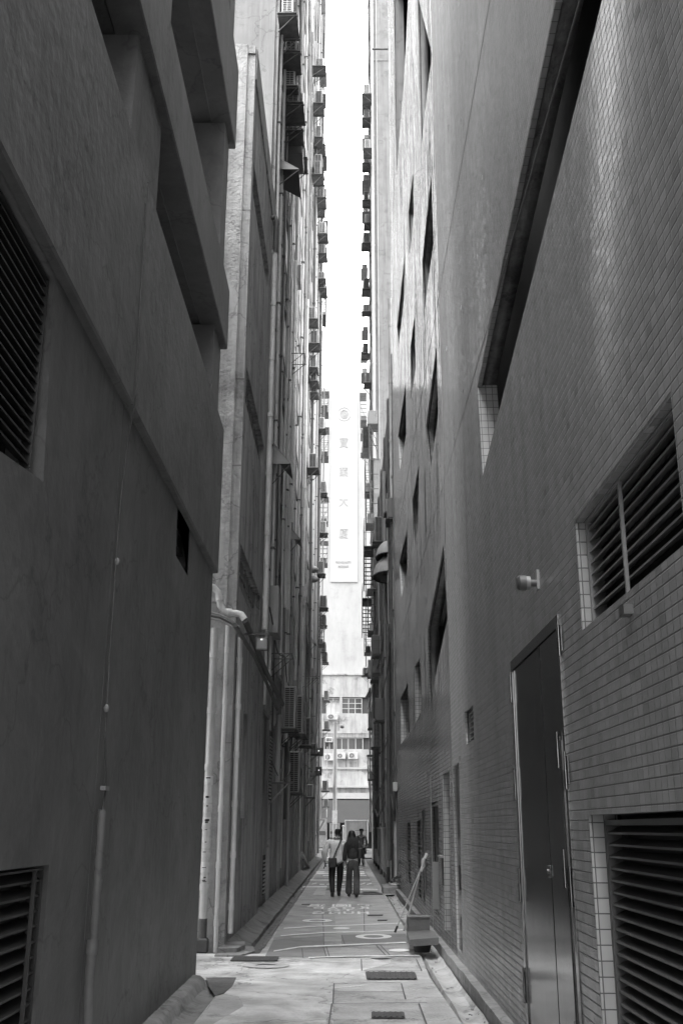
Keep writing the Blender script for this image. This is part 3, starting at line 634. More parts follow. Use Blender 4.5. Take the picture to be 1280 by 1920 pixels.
# ================================================================== tall left towers
def tower(name,label,X,y0,y1,z1,mwall,depth,loc,floors,bays,side,first=4.3,win=(1.5,1.35),fh=3.1,skipend=0,endm=None,seed=0,piers=True):
    t=thing(name,label,'building',loc)
    s=side; th=.25; rnd=random.Random(seed)
    bw=(y1-y0)/bays; holes=[]
    for i in range(bays):
        for f in range(floors):
            yc=y0+bw*(i+.5); z=first+f*fh
            if z+win[1]>z1-.3: continue
            holes.append([(yc-win[0]/2,z),(yc+win[0]/2,z),(yc+win[0]/2,z+win[1]),(yc-win[0]/2,z+win[1])])
    slab_with_holes('tower_wall',[(y0,-.08),(y1,-.08),(y1,z1),(y0,z1)],holes,X,X+s*th,mwall,t)
    MB().box((X+s*.02,y0,-.08),(X+s*depth,y0-.12,z1)).build('end_wall',endm or mwall,t)
    MB().box((X+s*th,y0,z1-.3),(X+s*depth,y1,z1)).box((X+s*.3,y1,-.08),(X+s*depth,y1-.1,z1-.3)).build('roof','stain',t)
    w0=None
    for h in holes:
        ya,za=h[0]; yb,zb=h[2]
        if w0 is None:
            w0=MB().box((X+s*.17,ya-.05,za-.05),(X+s*.19,yb+.05,zb+.05)).build('window','glass',t)
            b=MB()
            for k in range(4): 
                y=ya+.02+(yb-ya-.04)*k/3; b.box((X+s*.12,y-.02,za),(X+s*.17,y+.02,zb))
            b.box((X+s*.122,ya,za+.45),(X+s*.168,yb,za+.49)); fr=b.build('window_frame','frame',w0)
            sl=MB().box((X-s*.06,ya-.08,za-.07),(X+s*.1,yb+.08,za-.002)).build('window_sill','pale',w0); ref=(ya,za); first_w=w0
        else:
            c=copy_tree(first_w,t); c.location=first_w.location+Vector((0,ya-ref[0],za-ref[1]))
    if piers:
        for i in range(bays+1):
            y=y0+bw*i; a_,b_=max(y-.18,y0),min(y+.18,y1)
            MB().box((X,a_,-.08),(X-s*.07,b_,z1)).build('wall_pier',mwall,t)
    for f in range(floors):
        z=first+f*fh-.9+win[1]+1.0
        if z<z1-1: MB().box((X+s*.001,y0+.2,z),(X-s*.04,y1-.2,z+.10)).build('floor_band',mwall,t)
    return t
L3=tower('residential_tower','tall stained tower on the left rising behind the white plastered block',-1.93,22.05,41.5,43,'stainl',9,(-6,32,0),13,5,-1,seed=1,endm='pale')
L4=tower('residential_tower','farthest tall tower on the left, where the units stand out against the sky',-1.90,44.5,66,66,'white',9,(-6,55,0),20,6,-1,seed=2)
# ================================================================== right far blocks
R2=tower('shabby_low_building','shabby dark low building on the right between the tiled block and the pale tower',1.50,30.6,57.6,16.8,'shabby',9,(6,44,0),4,7,1,first=3.6,seed=3)
R3=tower('residential_tower','pale tower on the right with a blank painted end wall above the low roofs',1.55,58.,66,68,'pale',10,(6,62,0),20,2,1,seed=4,endm='pale',piers=False)
MB().box((1.50,58-.125,52.6),(5,58-.16,52.8)).build('wall_ledge','kerbm',R3)
# ================================================================== FAR: white building that closes the view
FB=thing('office_building','bright white building closing the end of the alley, with engraved vertical name panel','building',(0,94,0))
FY=88.
def fq(x,y): 
    q=ony(x,y,FY); return q.x,q.z
ztop=fq(640,725)[1]; z1266=fq(640,1266)[1]; z1307=fq(640,1307)[1]; z1338=fq(640,1338)[1]; z1375=fq(640,1375)[1]; z1383=fq(640,1383)[1]; z1405=fq(640,1405)[1]; z1441=fq(640,1441)[1]; z1475=fq(640,1475)[1]; z1487=fq(640,1487)[1]; z1498=fq(640,1498)[1]
MB().box((-22,FY+.3,z1266),(22,FY+12,ztop)).build('upper_wall','far',FB)
MB().box((-22,FY+.0,z1307),(22,FY+.3,z1266)).build('lintel_wall','farstain',FB)
MB().box((-22,FY-.12,z1266),(22,FY+.3,z1266+.12)).build('ledge','farstain',FB)
xw0,_=fq(600,1320); 
def strip(za,zb,m,name,y0=0.,y1=.3): return MB().box((-22,FY+y0,zb),(22,FY+y1,za)).build(name,m,FB)
strip(z1338,z1375,'farstain','spandrel_wall',-.02); strip(z1405,z1475,'farstain','spandrel_wall',-.02)
strip(z1375+.001,z1383,'stain','lintel_strip',.02); MB().box((-22,FY-.14,z1441-.06),(22,FY-.02,z1441+.10)).build('ledge','far',FB)
MB().box((-22,FY-.5,z1475-.05),(22,FY-.021,z1475+.08)).build('ledge','far',FB)
strip(z1475-.06,z1487,'stain','fascia',-.1); strip(z1487,z1498,'far','fascia',-.6)
# windows of the two floors
def fwin(x0,x1,y0,y1,cols,rows,m='glass'):
    a,zt=fq(x0,y0); b_,zb=fq(x1,y1)
    g=MB().box((a,FY+.18,zb),(b_,FY+.2,zt)).build('window',m,FB)
    f=MB(); t=.035
    for i in range(cols+1):
        x=a+(b_-a)*i/cols; f.box((x-t,FY+.10,zb),(x+t,FY+.18,zt))
    for i in range(rows+1):
        z=zb+(zt-zb)*i/rows; f.box((a,FY+.103,z-t*.8),(b_,FY+.177,z+t*.8))
    f.build('window_frame','far',g)
fwin(641,678,1309,1338,3,3); fwin(612,637,1315,1338,3,1,'frost'); fwin(612,637,1309,1314.5,2,1,'pale'); fwin(629,652,1384,1405,2,1); fwin(653,680,1384,1405,2,1); fwin(608,627,1384,1405,2,1)
for x in (639,): 
    a,_=fq(x,1320); MB().box((a-.09,FY-.0,z1338),(a+.09,FY+.3,z1307)).build('mullion_pier','farstain',FB)
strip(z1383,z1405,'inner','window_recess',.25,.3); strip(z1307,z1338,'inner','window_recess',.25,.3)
for (x0,x1) in ((611,624),(634,646),(655,668)):
    a,zt=fq(x0,1428); b_,zb=fq(x1,1438); MB().box((a,FY-.03,zb),(b_,FY-.021,zt)).build('vent_panel','stain',FB)
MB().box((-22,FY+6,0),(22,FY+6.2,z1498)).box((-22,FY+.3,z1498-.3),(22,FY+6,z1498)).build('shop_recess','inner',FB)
a,_=fq(612,1500); b_,_=fq(690,1500)
for i in range(-4,6): MB().box((i*3.2-.25,FY+.0,0),(i*3.2+.25,FY+.5,z1498-.31)).build('shop_pier','shabby',FB)
# awning over the shop front
MB().prism([Vector((-8,FY-.6,z1498-.1)),Vector((-8,FY-2.4,z1498-1.9)),Vector((-8,FY-2.35,z1498-1.95)),Vector((-8,FY-.6,z1498-.2))],(16,0,0)).build('shop_awning','rubber',FB)
# name panel
xa,_=fq(621.5,745); xb,_=fq(670,900); zt=fq(640,745)[1]; zb=fq(640,1090)[1]; yp=FY+.3
MB().box((xa,yp-.10,zb),(xb,yp,zt)).build('name_panel','farpanel',FB)
def far_glyph(s,px0,px1,py0,py1,name='engraved_character',off=.0):
    x0,z1=fq(px0,py0); x1,z0=fq(px1,py1)
    return text_mesh(s,name,'engr',lambda u,v,w_:Vector((x0+(x1-x0)*u,yp-.14+.04*w_,z0+(z1-z0)*v)),FB,off=off)
for s,cy in (('\u5bf6',828),('\u696d',882),('\u5927',938),('\u5ec8',998)): far_glyph(s,635.5,652.5,cy-10,cy+10)
far_glyph('PRO-QUALITY',629,658,1051,1055.5,'engraved_line'); far_glyph('BUILDING',634,653,1059,1063,'engraved_line')
cx,cz=fq(645,775); 
for r_,w_ in ((.40,.035),(.30,.02),(.62,.03),(.2,.06)):
    b=MB(); n=36
    for i in range(n):
        a=2*math.pi*i/n
        for rr,yy in ((r_,-.10),(r_,-.14),(r_-w_,-.14),(r_-w_,-.10)): b.v.append(Vector((cx+rr*math.cos(a),yp+yy,cz+rr*1.1*math.sin(a))))
    for i in range(n):
        j=(i+1)%n
        for k in range(4): b.f.append((4*i+k,4*j+k,4*j+(k+1)%4,4*i+(k+1)%4))
    b.build('emblem_ring','engr',FB)
MB().box((cx-.07,yp-.14,cz-.1),(cx+.07,yp-.10,cz+.1)).build('emblem_centre','engr',FB)
# ================================================================== AIR CONDITIONERS
def make_ac(side,h=.56,wd=.80,dp=.30,m='acw',tray=True,back=True):
    """outdoor unit; origin at the wall under the unit, +x*side points into the alley"""
    r=bpy.data.objects.new('air_conditioner',None); col.objects.link(r); s=side
    x0,x1=.10*s,(.10+dp)*s; K=dict(parent=r,local=True)
    cs=MB().box((x0,-wd/2,.04),(x1,wd/2,.04+h),.012).build('casing',m,r,local=True)
    g=MB(); ny=int(h/.055); X=(x0,x1)
    MBk=MB().box((x0+s*.03,-wd/2-.006,.08),(x1-s*.05,-wd/2-.002,h)).build('coil_shade_plate','black',cs,local=True)  # flat plate on the casing; shade behind the grille put into its black
    for i in range(ny+1):
        z=.08+(h-.08)*i/ny; g.box((x0+s*.03,-wd/2-.016,z-.006),(x1-s*.05,-wd/2-.007,z+.006))
    for k in (0,.5,1): 
        x=(x0+s*.03)*(1-k)+(x1-s*.05)*k; g.box((x-.007,-wd/2-.02,.08),(x+.007,-wd/2-.008,h))
    g.build('side_grille',m,cs,local=True)
    nf=1 if h<.8 else 2
    for k in range(nf):
        zc=.04+h*(k+.5)/nf; rr=min(.21,h/nf*.42)
        f=MB().tube([(x1+s*.002,-.1,zc),(x1+s*.008,-.1,zc)],[rr,rr],20).build('fan_shade_disc','black',cs,local=True)  # flat disc on the casing; the dark of the fan hole is its colour
        gg=MB()
        for q in (1.,.72,.44):
            pts=[(x1+s*.02,-.1+rr*q*math.cos(a*math.pi/10),zc+rr*q*math.sin(a*math.pi/10)) for a in range(21)]; gg.tube(pts,.006,5,False)
        for a in range(0,10): an=a*math.pi/10; gg.tube([(x1+s*.02,-.1+rr*math.cos(an),zc+rr*math.sin(an)),(x1+s*.02,-.1-rr*math.cos(an),zc-rr*math.sin(an))],.004,4)
        gg.build('fan_grille',m,f,local=True)
    if tray:
        MB().box((0,-wd/2-.04,.015),((dp+.18)*s,wd/2+.04,.032)).build('drip_tray','under',r,local=True)
        for yy in (-wd/2+.02,wd/2-.06):
            b=MB().box((0,yy,-.02),((dp+.2)*s,yy+.04,.013)).tube([((dp+.12)*s,yy+.02,-.01),(.02*s,yy+.02,-.40)],.014,6)
            b.build('bracket','rust',r,local=True)
    MB().tube([(x0+.1*s,wd/2-.05,.1),(x0,wd/2+.06,.05),(.03*s,wd/2+.08,-.3),(.03*s,wd/2+.06,-1.0)],.016,7).build('refrigerant_hose','piped',r,local=True,smooth=True)
    return r
def purge(o):
    for c in list(o.children): purge(c)
    bpy.data.objects.remove(o)
PRO={}
for s in (1,-1):
    PRO[(s,'s')]=make_ac(s); PRO[(s,'g')]=make_ac(s,m='acg'); PRO[(s,'t')]=make_ac(s,h=1.15,wd=.9,dp=.34,m='acg'); PRO[(s,'w')]=make_ac(s,h=.40,wd=.55,dp=.36,m='acw')
RJ=random.Random(77)
def place_ac(px,py,X,side,kind,label,group,scale=1.,mid=.3):
    q=onx(px,py,X+side*.3*scale); c=copy_tree(PRO[(side,kind)]); scale*=RJ.uniform(.9,1.08) if kind!='t' else 1; c.location=(X,q.y+RJ.uniform(-.5,.5),q.z-mid*scale); c.scale=(scale*RJ.uniform(.85,1.1),scale,scale*RJ.uniform(.9,1.15)); c.rotation_euler=(0,0,RJ.uniform(-.05,.05))
    tag(c,label,'air conditioner',group); return c
A3,A4=-1.93+.07,-1.90+.07
colA=[(548,42,'s'),(551,98,'g'),(552,150,'s'),(554,196,'g'),(557,236,'g'),(561,256,'s'),(564,284,'g')]
for i,(x,y,k) in enumerate(colA): place_ac(x,y,A3,1,k,f'{"pale" if k=="s" else "dark grey"} unit in the nearest upper left cluster, {ORD[i]}','air conditioners of the nearest upper cluster',1.12)
colB=[(600,133,'w'),(601,205,'g'),(601,248,'s'),(602,262,'g'),(600,310,'g'),(600,338,'g'),(602,362,'g'),(604,395,'g'),(606,430,'s'),(606,470,'g'),(606,512,'w'),(607,545,'g')]
for i,(x,y,k) in enumerate(colB): place_ac(x,y,A4,1,k,f'unit against the sky on the left, {ORD[i]}','units against the sky on the left',1.25)
colC=[(588,605,'s'),(591,632,'g'),(592,680,'s'),(593,712,'g'),(594,738,'g'),(606,797,'s'),(590,872,'g'),(608,920,'s'),(606,995,'s'),(603,1065,'g')]
for i,(x,y,k) in enumerate(colC): place_ac(x,y,A3 if x<598 else A4,1,k,f'{"white" if k=="s" else "grey"} outdoor unit at mid height on the left, {ORD[i]}','units at mid height on the left',1.15)
for i,(x,y,k,lab) in enumerate([(546,1330,'t','tall grey two-fan unit under the rusty trunk, highest of the lower left units'),(560,1345,'t','tall grey unit right behind the highest of the lower left units'),(568,1352,'t','third tall grey unit in the receding row on the lower left'),(575,1372,'t','fourth tall grey unit in the receding row on the lower left'),
   (556,1452,'t','largest dark unit with a long slatted side, low on the left wall'),(584,1484,'s','small pale outdoor unit low on the left wall above the leaning strut'),(590,1405,'g','small dark unit behind the two light boxes low on the left')]):
    place_ac(x,y,A3,1,k,lab,None if 0 else 'lower left air conditioners',1.0,.6 if k=='t' else .3)
for x,y,lab in ((614,1305,"beside the lintel of the white building"),(613,1360,"level with the topmost white fan unit"),(611,1475,"low above the alley mouth"),(613,1505,"lowest of all at the alley mouth"),(606,1130,"highest of four under the two round vents"),(609,1165,"second of four under the two round vents"),(609,1215,"third of four under the two round vents"),(610,1235,"lowest of four under the two round vents")):
    place_ac(x,y,A4,1,'g','dark unit at the left wall\'s end, '+lab,'units at the end of the left wall',1.2)
colR=[(686,180,'s'),(685,203,'g'),(685,225,'g'),(686,284,'s'),(685,300,'g'),(684,368,'g'),(685,425,'g'),(685,452,'g'),(684,540,'g'),(685,575,'w'),(683,655,'g'),(685,720,'s'),(681,842,'g')]
for i,(x,y,k) in enumerate(colR): place_ac(x,y,1.55,-1,k,f'outdoor unit against the sky on the right, {ORD[i]}','units against the sky on the right',1.25)
place_ac(703,1375,1.5,-1,'t','big dark two-fan unit on the right wall above the tangle of pipes','right wall air conditioners',1.,.6)
place_ac(683,1262,1.5,-1,'g','dark caged unit at the right edge of the white building','right wall air conditioners',1.)
place_ac(706,1000,1.5,-1,'t','pale tall unit behind the railing of the iron stair','right wall air conditioners',1.,.6)
# units on the far building
FP=make_ac(1,m='acw',tray=False)
FP.rotation_euler=(0,0,-math.pi/2)
def far_ac(x0,x1,y0,y1,label,k=0):
    a,zt=fq(x0,y0); b_,zb=fq(x1,y1); c=copy_tree(FP); s=(b_-a)/.8; c.scale=(s,s,(zt-zb)/.6); c.location=((a+b_)/2,FY-.02,zb-.02); tag(c,label,'air conditioner','units on the white building')
far_ac(612.5,633,1339,1350.5,'white fan unit on the white building, alone just below the upper windows')
far_ac(608,625,1413,1427,'white fan unit on the white building, left of the lamp post under the lower windows')
far_ac(631,647.5,1411.5,1423.5,'white fan unit on the white building, middle of the three under the lower windows')
far_ac(652.5,670,1410.5,1424,'white fan unit on the white building, right of the three under the lower windows')
a,zt=fq(610,1383); b_,zb=fq(624,1392)
wa=thing('window_air_conditioner','white boxy window unit set in the lower left window of the white building','air conditioner',((a+b_)/2,FY,zb))
MB().box((a,FY-.35,zb),(b_,FY+.1,zt),.02).build('casing','acw',wa); MB().box((a+.1,FY-.36,zb+.08),(b_-.1,FY-.352,zt-.08)).build('front_grille','shabby',wa)
for p_ in list(PRO.values())+[FP]: purge(p_)
# ================================================================== PIPES
def pipe(pts,r,m,label,name='drain_pipe',collars=0,cm=None,group=None,plane='x',val=X2+.1,cat='pipe',wob=0):
    W=[p if isinstance(p,Vector) else (onx(p[0],p[1],val) if plane=='x' else ony(p[0],p[1],val)) for p in pts]
    t=thing(name,label,cat,W[-1],group)
    MB().tube(W,r,12).build('pipe_run',m,t,True)
    L_=[(W[i+1]-W[i]).length for i in range(len(W)-1)]; T=sum(L_)
    for k in range(collars):
        d=T*(k+.5)/collars
        for i,l in enumerate(L_):
            if d<=l: break
            d-=l
        u=(W[i+1]-W[i]).normalized(); c=W[i]+u*d
        MB().tube([c-u*.045,c+u*.045],r*1.22,12).build('pipe_collar',cm or m,t,True)
    return t
def vert(px,py0,py1,X,Y=None):
    """straight vertical run through pixel (px, py1) down to py0"""
    a=onx(px,py1,X); top=onx(px,py1,X)
    # height where the vertical at this depth meets row py0
    lo,hi=-1,90
    for _ in range(40):
        m_=(lo+hi)/2; v=Vector((X,a.y,m_))-Vector((0,0,CH)); f_=v.dot(fw); yy=PY-F*(v.dot(u2)/f_)
        if yy>py0: lo=m_
        else: hi=m_
    return Vector((X,a.y,a.z)),Vector((X,a.y,lo))
def vpipe(px,ytop,ybot,X,r,m,label,collars=5,**k):
    a,b_=vert(px,ytop,ybot,X); return pipe([b_,a],r,m,label,collars=collars,**k)
EY=16.0
def epipe(xt,yt,xb,yb,r,m,label,collars=4,Y=EY,**k):
    q=ony(xb,yb,Y); q0=ony(xt,yt,Y); return pipe([Vector((q.x,Y,q0.z)),Vector((q.x,Y,max(q.z,0)))],r,m,label,collars=collars,**k)
p1=epipe(398,1178,381,1722,.062,'pipew','thick pale soil pipe wrapped in peeling notices, nearest the dark wall',5,group='pipes in the side lane')
epipe(417,1172,404,1786,.036,'pipew','thin pale pipe standing between the thick soil pipe and the white gable',6,group='pipes in the side lane',Y=15.98)
epipe(447,1195,432,1750,.040,'pipew','pale pipe clamped to the outer corner of the white gable',6,group='pipes in the side lane',Y=16.06)
epipe(441,1170,425,1755,.012,'piped','thin dark conduit beside the corner pipe of the white gable',3,group='pipes in the side lane',Y=16.05)
# foot of the soil pipe
q=ony(381,1722,EY)
ft=thing('pipe_shoe','black iron shoe and block under the thick soil pipe','pipe foot',(q.x,EY,0))
MB().tube([(q.x,EY,q.z),(q.x,EY,q.z-.40)],.062,14).build('iron_socket','piped',ft,True); MB().tube([(q.x,EY,q.z-.4),(q.x,EY,.16)],.03,10).build('iron_stem','piped',ft,True); MB().box((q.x-.09,EY-.08,.0),(q.x+.09,EY+.08,.2),.02).build('foot_block','piped',ft)
# notices wrapped round it
rnd=random.Random(11)
for i,(ya,yb_) in enumerate([(1455,1472),(1492,1505),(1508,1524),(1532,1546),(1550,1566),(1570,1590),(1594,1612),(1616,1636),(1640,1656)]):
    za,zb=ony(388,ya,EY).z,ony(388,yb_,EY).z
    t=thing('notice','faded paper notice wrapped round the thick soil pipe, '+ORD[i],'notice',(q.x,EY-.063,zb),'notices on the soil pipe')
    MB().tube([(q.x,EY,zb),(q.x,EY,za)],.0645,14,False).build('paper_sheet','poster',t,True)
    b=MB()
    for r_ in range(rnd.randint(1,3)):
        z=zb+(za-zb)*rnd.uniform(.15,.8); b.box((q.x-rnd.uniform(.01,.04),EY-.0662,z),(q.x+rnd.uniform(.01,.04),EY-.0655,z+rnd.uniform(.008,.03)))
    b.build('printed_lines','ink',t)
# s bend and rusty trunk
sb=[Vector(ony(x,y,15.95)) for x,y in ((388,1100),(400,1101),(409,1110),(412,1122),(413,1134),(419,1145),(430,1149),(443,1150),(452,1152),(459,1162))]
t=pipe(sb,.055,'pipew','fat pale S-shaped bend sweeping round the gable corner under the window',name='soil_pipe_bend',collars=0)
for k in (3,6): 
    u=(sb[k+1]-sb[k]).normalized(); MB().tube([sb[k]-u*.04,sb[k]+u*.04],.067,14).build('pipe_collar','pipew',t,True)
pipe([sb[-1],onx(470,1188,X2+.15),onx(500,1262,X2+.12),onx(530,1320,X2+.12)],.05,'piped','upper dark iron trunk slanting down along the white block',name='iron_trunk')
pipe([onx(440,1172,X2+.16),onx(478,1232,X2+.1),onx(505,1292,X2+.1),onx(520,1330,X2+.1)],.035,'piped','lower dark iron trunk slanting under the flood lamp',name='iron_trunk')
for i,(o,c_) in enumerate(((0,'uppermost'),(6,'middle'),(11,'lowest'))):
    pipe([ony(392,1148+o,15.9),ony(412,1152+o,15.9),ony(432,1162+o,15.95),ony(449,1176+o*.6,16.0)],.016,'pipe' if i!=1 else 'piped',f'{c_} of the three curved hoses looped over the side lane pipes',name='hose')
# flood lamp
q=ony(491,1207,16.9)
fl=thing('flood_lamp','square flood lamp hanging from a steel arm in front of the white block','flood lamp',(X2,16.9,q.z))
MB().box((q.x-.10,16.88,q.z-.11),(q.x+.10,16.96,q.z+.10),.008).build('lamp_body','louv',fl); MB().box((q.x-.082,16.872,q.z-.085),(q.x+.082,16.879,q.z+.085)).build('lamp_glass','acg',fl); MB().box((q.x-.02,16.866,q.z+.055),(q.x+.012,16.871,q.z+.08)).build('led_chip','led',fl)
MB().box((X2-.1,16.9,q.z+.15),(q.x+.11,16.94,q.z+.185)).box((q.x-.115,16.9,q.z-.02),(q.x-.105,16.93,q.z+.15)).build('lamp_arm','rust',fl)
for k in range(8): MB().box((q.x-.1,16.97,q.z-.1+k*.025),(q.x+.1,16.99,q.z-.09+k*.025)).build('cooling_fin','louv',fl) if k%3==0 else None
# facade pipes on the left
vpipe(496,425,1180,X2+.09,.060,'pipew','tall grey downpipe standing off the white block, nearest of the wall pipes',7)
q=onx(516,418,X2+.1); pipe([q+Vector((-.09,0,.12)),q+Vector((0,0,.16)),q+Vector((.03,0,.05)),q+Vector((.0,.15,-.7))],.06,'piped','dark crooked offset at the head of the tall grey downpipe',name='pipe_offset')
X3=-1.93+.07
vpipe(520,1340,1466,X3+.12,.07,'pipe','short thick pipe beside the louvred opening, low on the left wall',3)
vpipe(546,690,980,X3+.1,.06,'pipew','pale pipe with a bent head in the middle of the left wall',4)
vpipe(553,330,640,X3+.09,.055,'pipe','grey pipe under the dark bracketed box high on the left wall',4)
p5=vpipe(568,40,1100,X3+.17,.060,'pipew','longest white pipe running nearly the whole height of the left towers',10)
vpipe(588,1090,1560,A4+.12,.07,'pipe','thick grey pipe with the round vents on top',6)
vpipe(566,1130,1700,X3+.07,.045,'piped','dark pipe to the ground beyond the painted gutter on the left',6)
vpipe(537,1430,1690,X3+.08,.05,'pipe','pale pipe reaching the gutter below the largest dark unit',4)
vpipe(600,560,1540,A4+.15,.045,'pipe','slender grey pipe at the edge of the sky on the left',8)
vpipe(603,130,620,A4+.2,.04,'pipew','thin white pipe at the very top left against the sky',5)
vpipe(578,60,560,X3+.35,.022,'piped','thin dark pipe in front of the longest white pipe',5)
vpipe(596,1130,1600,A4+.05,.06,'piped','dark pipe in the row at the end of the left wall',5)
vpipe(560,1130,1290,X3+.08,.05,'pipe','stub of grey pipe with a swan neck above the tall units',2)
vpipe(612,1400,1590,A4+.2,.035,'pipe','thin pipe at the mouth of the alley on the left',3)
q=onx(550,1650,X3+.1)
pipe([onx(566,1600,X3+.1),onx(575,1620,X3+.14),onx(582,1636,X3+.2),onx(584,1650,X3+.28)],.07,'pipe','fat bent pipe ending in the left gutter',name='pipe_elbow')
# pipes on the right
vpipe(743,560,1650,XR+.02,.070,'pipew','thick white pipe where the tiled block ends, down to the step',9)
vpipe(733,925,1650,XR-.0,.028,'pipew','slim white pipe just left of the thick white pipe',6)
vpipe(728,1262,1655,XR+.02,.060,'piped','dark capped pipe left of the two white pipes on the right',4)
vpipe(714,1380,1650,1.42,.05,'piped','dark pipe in the tangle behind the capped pipe',4)
vpipe(701,1100,1500,1.42,.055,'pipe','grey pipe under the domed awnings on the right',5)
vpipe(694,1290,1560,1.42,.06,'pipew','pale pipe at the right edge of the white building',5)
vpipe(722,1060,1250,1.42,.05,'pipe','short grey pipe beneath the domed awnings',2)
vpipe(686,850,1250,1.5,.05,'piped','dark pipe at the edge of the sky below the right cages',6)
q=ony(699,100,57.75); q1=ony(701,860,57.75)
pipe([Vector((q1.x,57.75,q.z+8)),Vector((q1.x,57.75,q1.z))],.11,'pipew','long white pipe on the blank end wall of the pale tower',collars=9)
pipe([Vector((q1.x+.32,57.8,q.z+8)),Vector((q1.x+.32,57.8,q1.z))],.05,'pipe','thin pipe beside the long white pipe of the pale tower',collars=9)
pipe([ony(697,92,57.3),ony(740,92,57.3)],.07,'piped','dark horizontal pipe crossing the pale tower near the top',collars=0)
pipe([onx(741,1480,XR),onx(738,1520,XR-.05),onx(722,1440,XR-.05),onx(716,1475,1.35),onx(700,1520,1.35)],.03,'piped','dark sagging hose across the tangle on the right wall',name='hose')
pipe([onx(722,1160,1.42),onx(716,1220,1.3),onx(700,1280,1.3),onx(690,1330,1.35)],.03,'piped','black hose hanging down from the elbow pipe on the right wall',name='hose')
pipe([onx(724,1500,1.4),onx(708,1530,1.3),onx(695,1500,1.3),onx(690,1460,1.35)],.04,'piped','thick dark flexible duct in the right wall tangle',name='hose')
pipe([onx(748,1642,XR-.02),onx(738,1648,XR-.1),onx(733,1654,XR-.2),onx(731,1664,XR-.2)],.035,'piped','dark handrail-like pipe bending onto the step on the right',name='pipe_elbow')
# ================================================================== hoods, awnings, stairs, cages on the walls
def hood(px,py,X,s,w_,h,d,label,m='acg'):
    q=onx(px,py,X); t=thing('window_hood',label,'window hood',(X,q.y,q.z),'window hoods')
    MB().prism([Vector((X,q.y-w_/2,q.z+h)),Vector((X+s*d,q.y-w_/2,q.z+.02)),Vector((X+s*d,q.y-w_/2,q.z)),Vector((X,q.y-w_/2,q.z+h-.03))],(0,w_,0)).build('hood_sheet',m,t)
    MB().prism([Vector((X,q.y-w_/2,q.z)),Vector((X+s*d,q.y-w_/2,q.z)),Vector((X+s*d*.98,q.y-w_/2,q.z-.001)),Vector((X,q.y-w_/2,q.z-.001+h*.9))],(0,.01,0)).build('hood_cheek',m,t)
    MB().tube([Vector((X+s*d,q.y-w_/2+.03,q.z)),Vector((X,q.y-w_/2+.03,q.z-.5))],.012,6).build('hood_strut','rust',t)
hood(515,885,X2,1,1.2,.55,.42,'grey sloping metal hood beside the tall grey downpipe, largest on the left')
hood(541,1020,X3,1,1.1,.5,.40,'grey sloping metal hood below the pale pipe with a bent head')
hood(577,1210,X3,1,1.1,.5,.40,'lower small sloping hood near the thick vented pipe')
hood(580,1268,X3,1,1.0,.5,.40,'lowest small sloping hood on the left towers')
hood(524,345,X3,1,1.3,.35,.55,'dark hood like a gutter box high on the left tower','louv')
hood(695,1310,1.45,-1,1.2,.7,.35,'dark flap beside the upper windows of the white building','louv')
def dome(px,py,X,s,r,label,m='fabric'):
    q=onx(px,py,X); t=thing('domed_awning',label,'awning',(X,q.y,q.z),'domed awnings')
    b=MB(); n=10; k=6
    for j in range(k+1):
        ph=math.pi/2*j/k
        for i in range(n+1):
            th=-math.pi/2+math.pi*i/n
            b.v.append(Vector((X+s*r*.75*math.cos(th)*math.cos(ph),q.y+r*1.3*math.sin(th)*math.cos(ph),q.z+r*math.sin(ph))))
    for j in range(k):
        for i in range(n): b.f.append((j*(n+1)+i,j*(n+1)+i+1,(j+1)*(n+1)+i+1,(j+1)*(n+1)+i))
    b.build('awning_sheet',m,t,True)
    MB().tube([Vector((X+s*r*.75*math.cos(-math.pi/2+math.pi*i/n),q.y+r*1.3*math.sin(-math.pi/2+math.pi*i/n),q.z)) for i in range(n+1)],.02,6).build('awning_rim','rust',t)
dome(728,1046,1.5,-1,.62,'upper of the two pale domed awnings beside the slim white pipe')
dome(728,1082,1.5,-1,.75,'lower of the two pale domed awnings beside the slim white pipe')
dome(700,1265,1.5,-1,.62,'lone domed awning lower down by the white building')
# fire stair with cages
def fire_stair(px,py,X,w_,hh,label):
    q=onx(px,py,X-.55); t=thing('fire_stair',label,'fire stair',(X,q.y,q.z))
    b=MB(); y=q.y
    b.box((X,y-w_/2,q.z),(X-.6,y+w_/2,q.z+.03)); b.build('landing','rust',t)
    for k in range(9):
        MB().box((X-.05,y-w_/2+.1+k*.16,q.z-.2*k-.2),(X-.6,y-w_/2+.28+k*.16,q.z-.2*k-.18)).build('stair_tread','rust',t)
    b=MB()
    for k in range(8): b.tube([(X-.58,y-w_/2+k*w_/7,q.z),(X-.58,y-w_/2+k*w_/7,q.z+hh)],.012,5)
    for z in (hh,hh*.5): b.tube([(X,y-w_/2,q.z+z),(X-.58,y-w_/2,q.z+z),(X-.58,y+w_/2,q.z+z)],.014,5)
    b.build('railing','rust',t)
    b=MB()
    for k in range(14): b.box((X-.56,y-w_/2,q.z-.15-k*.14),(X-.60,y+w_/2,q.z-.12-k*.14))
    b.build('screen_slats','rust',t)
fire_stair(683,1035,1.5,2.4,1.6,'black iron stair landing with railing standing out against the white building on the right')
fire_stair(680,1130,1.5,2.4,.9,'lower black slatted stair cage hanging over the alley on the right')
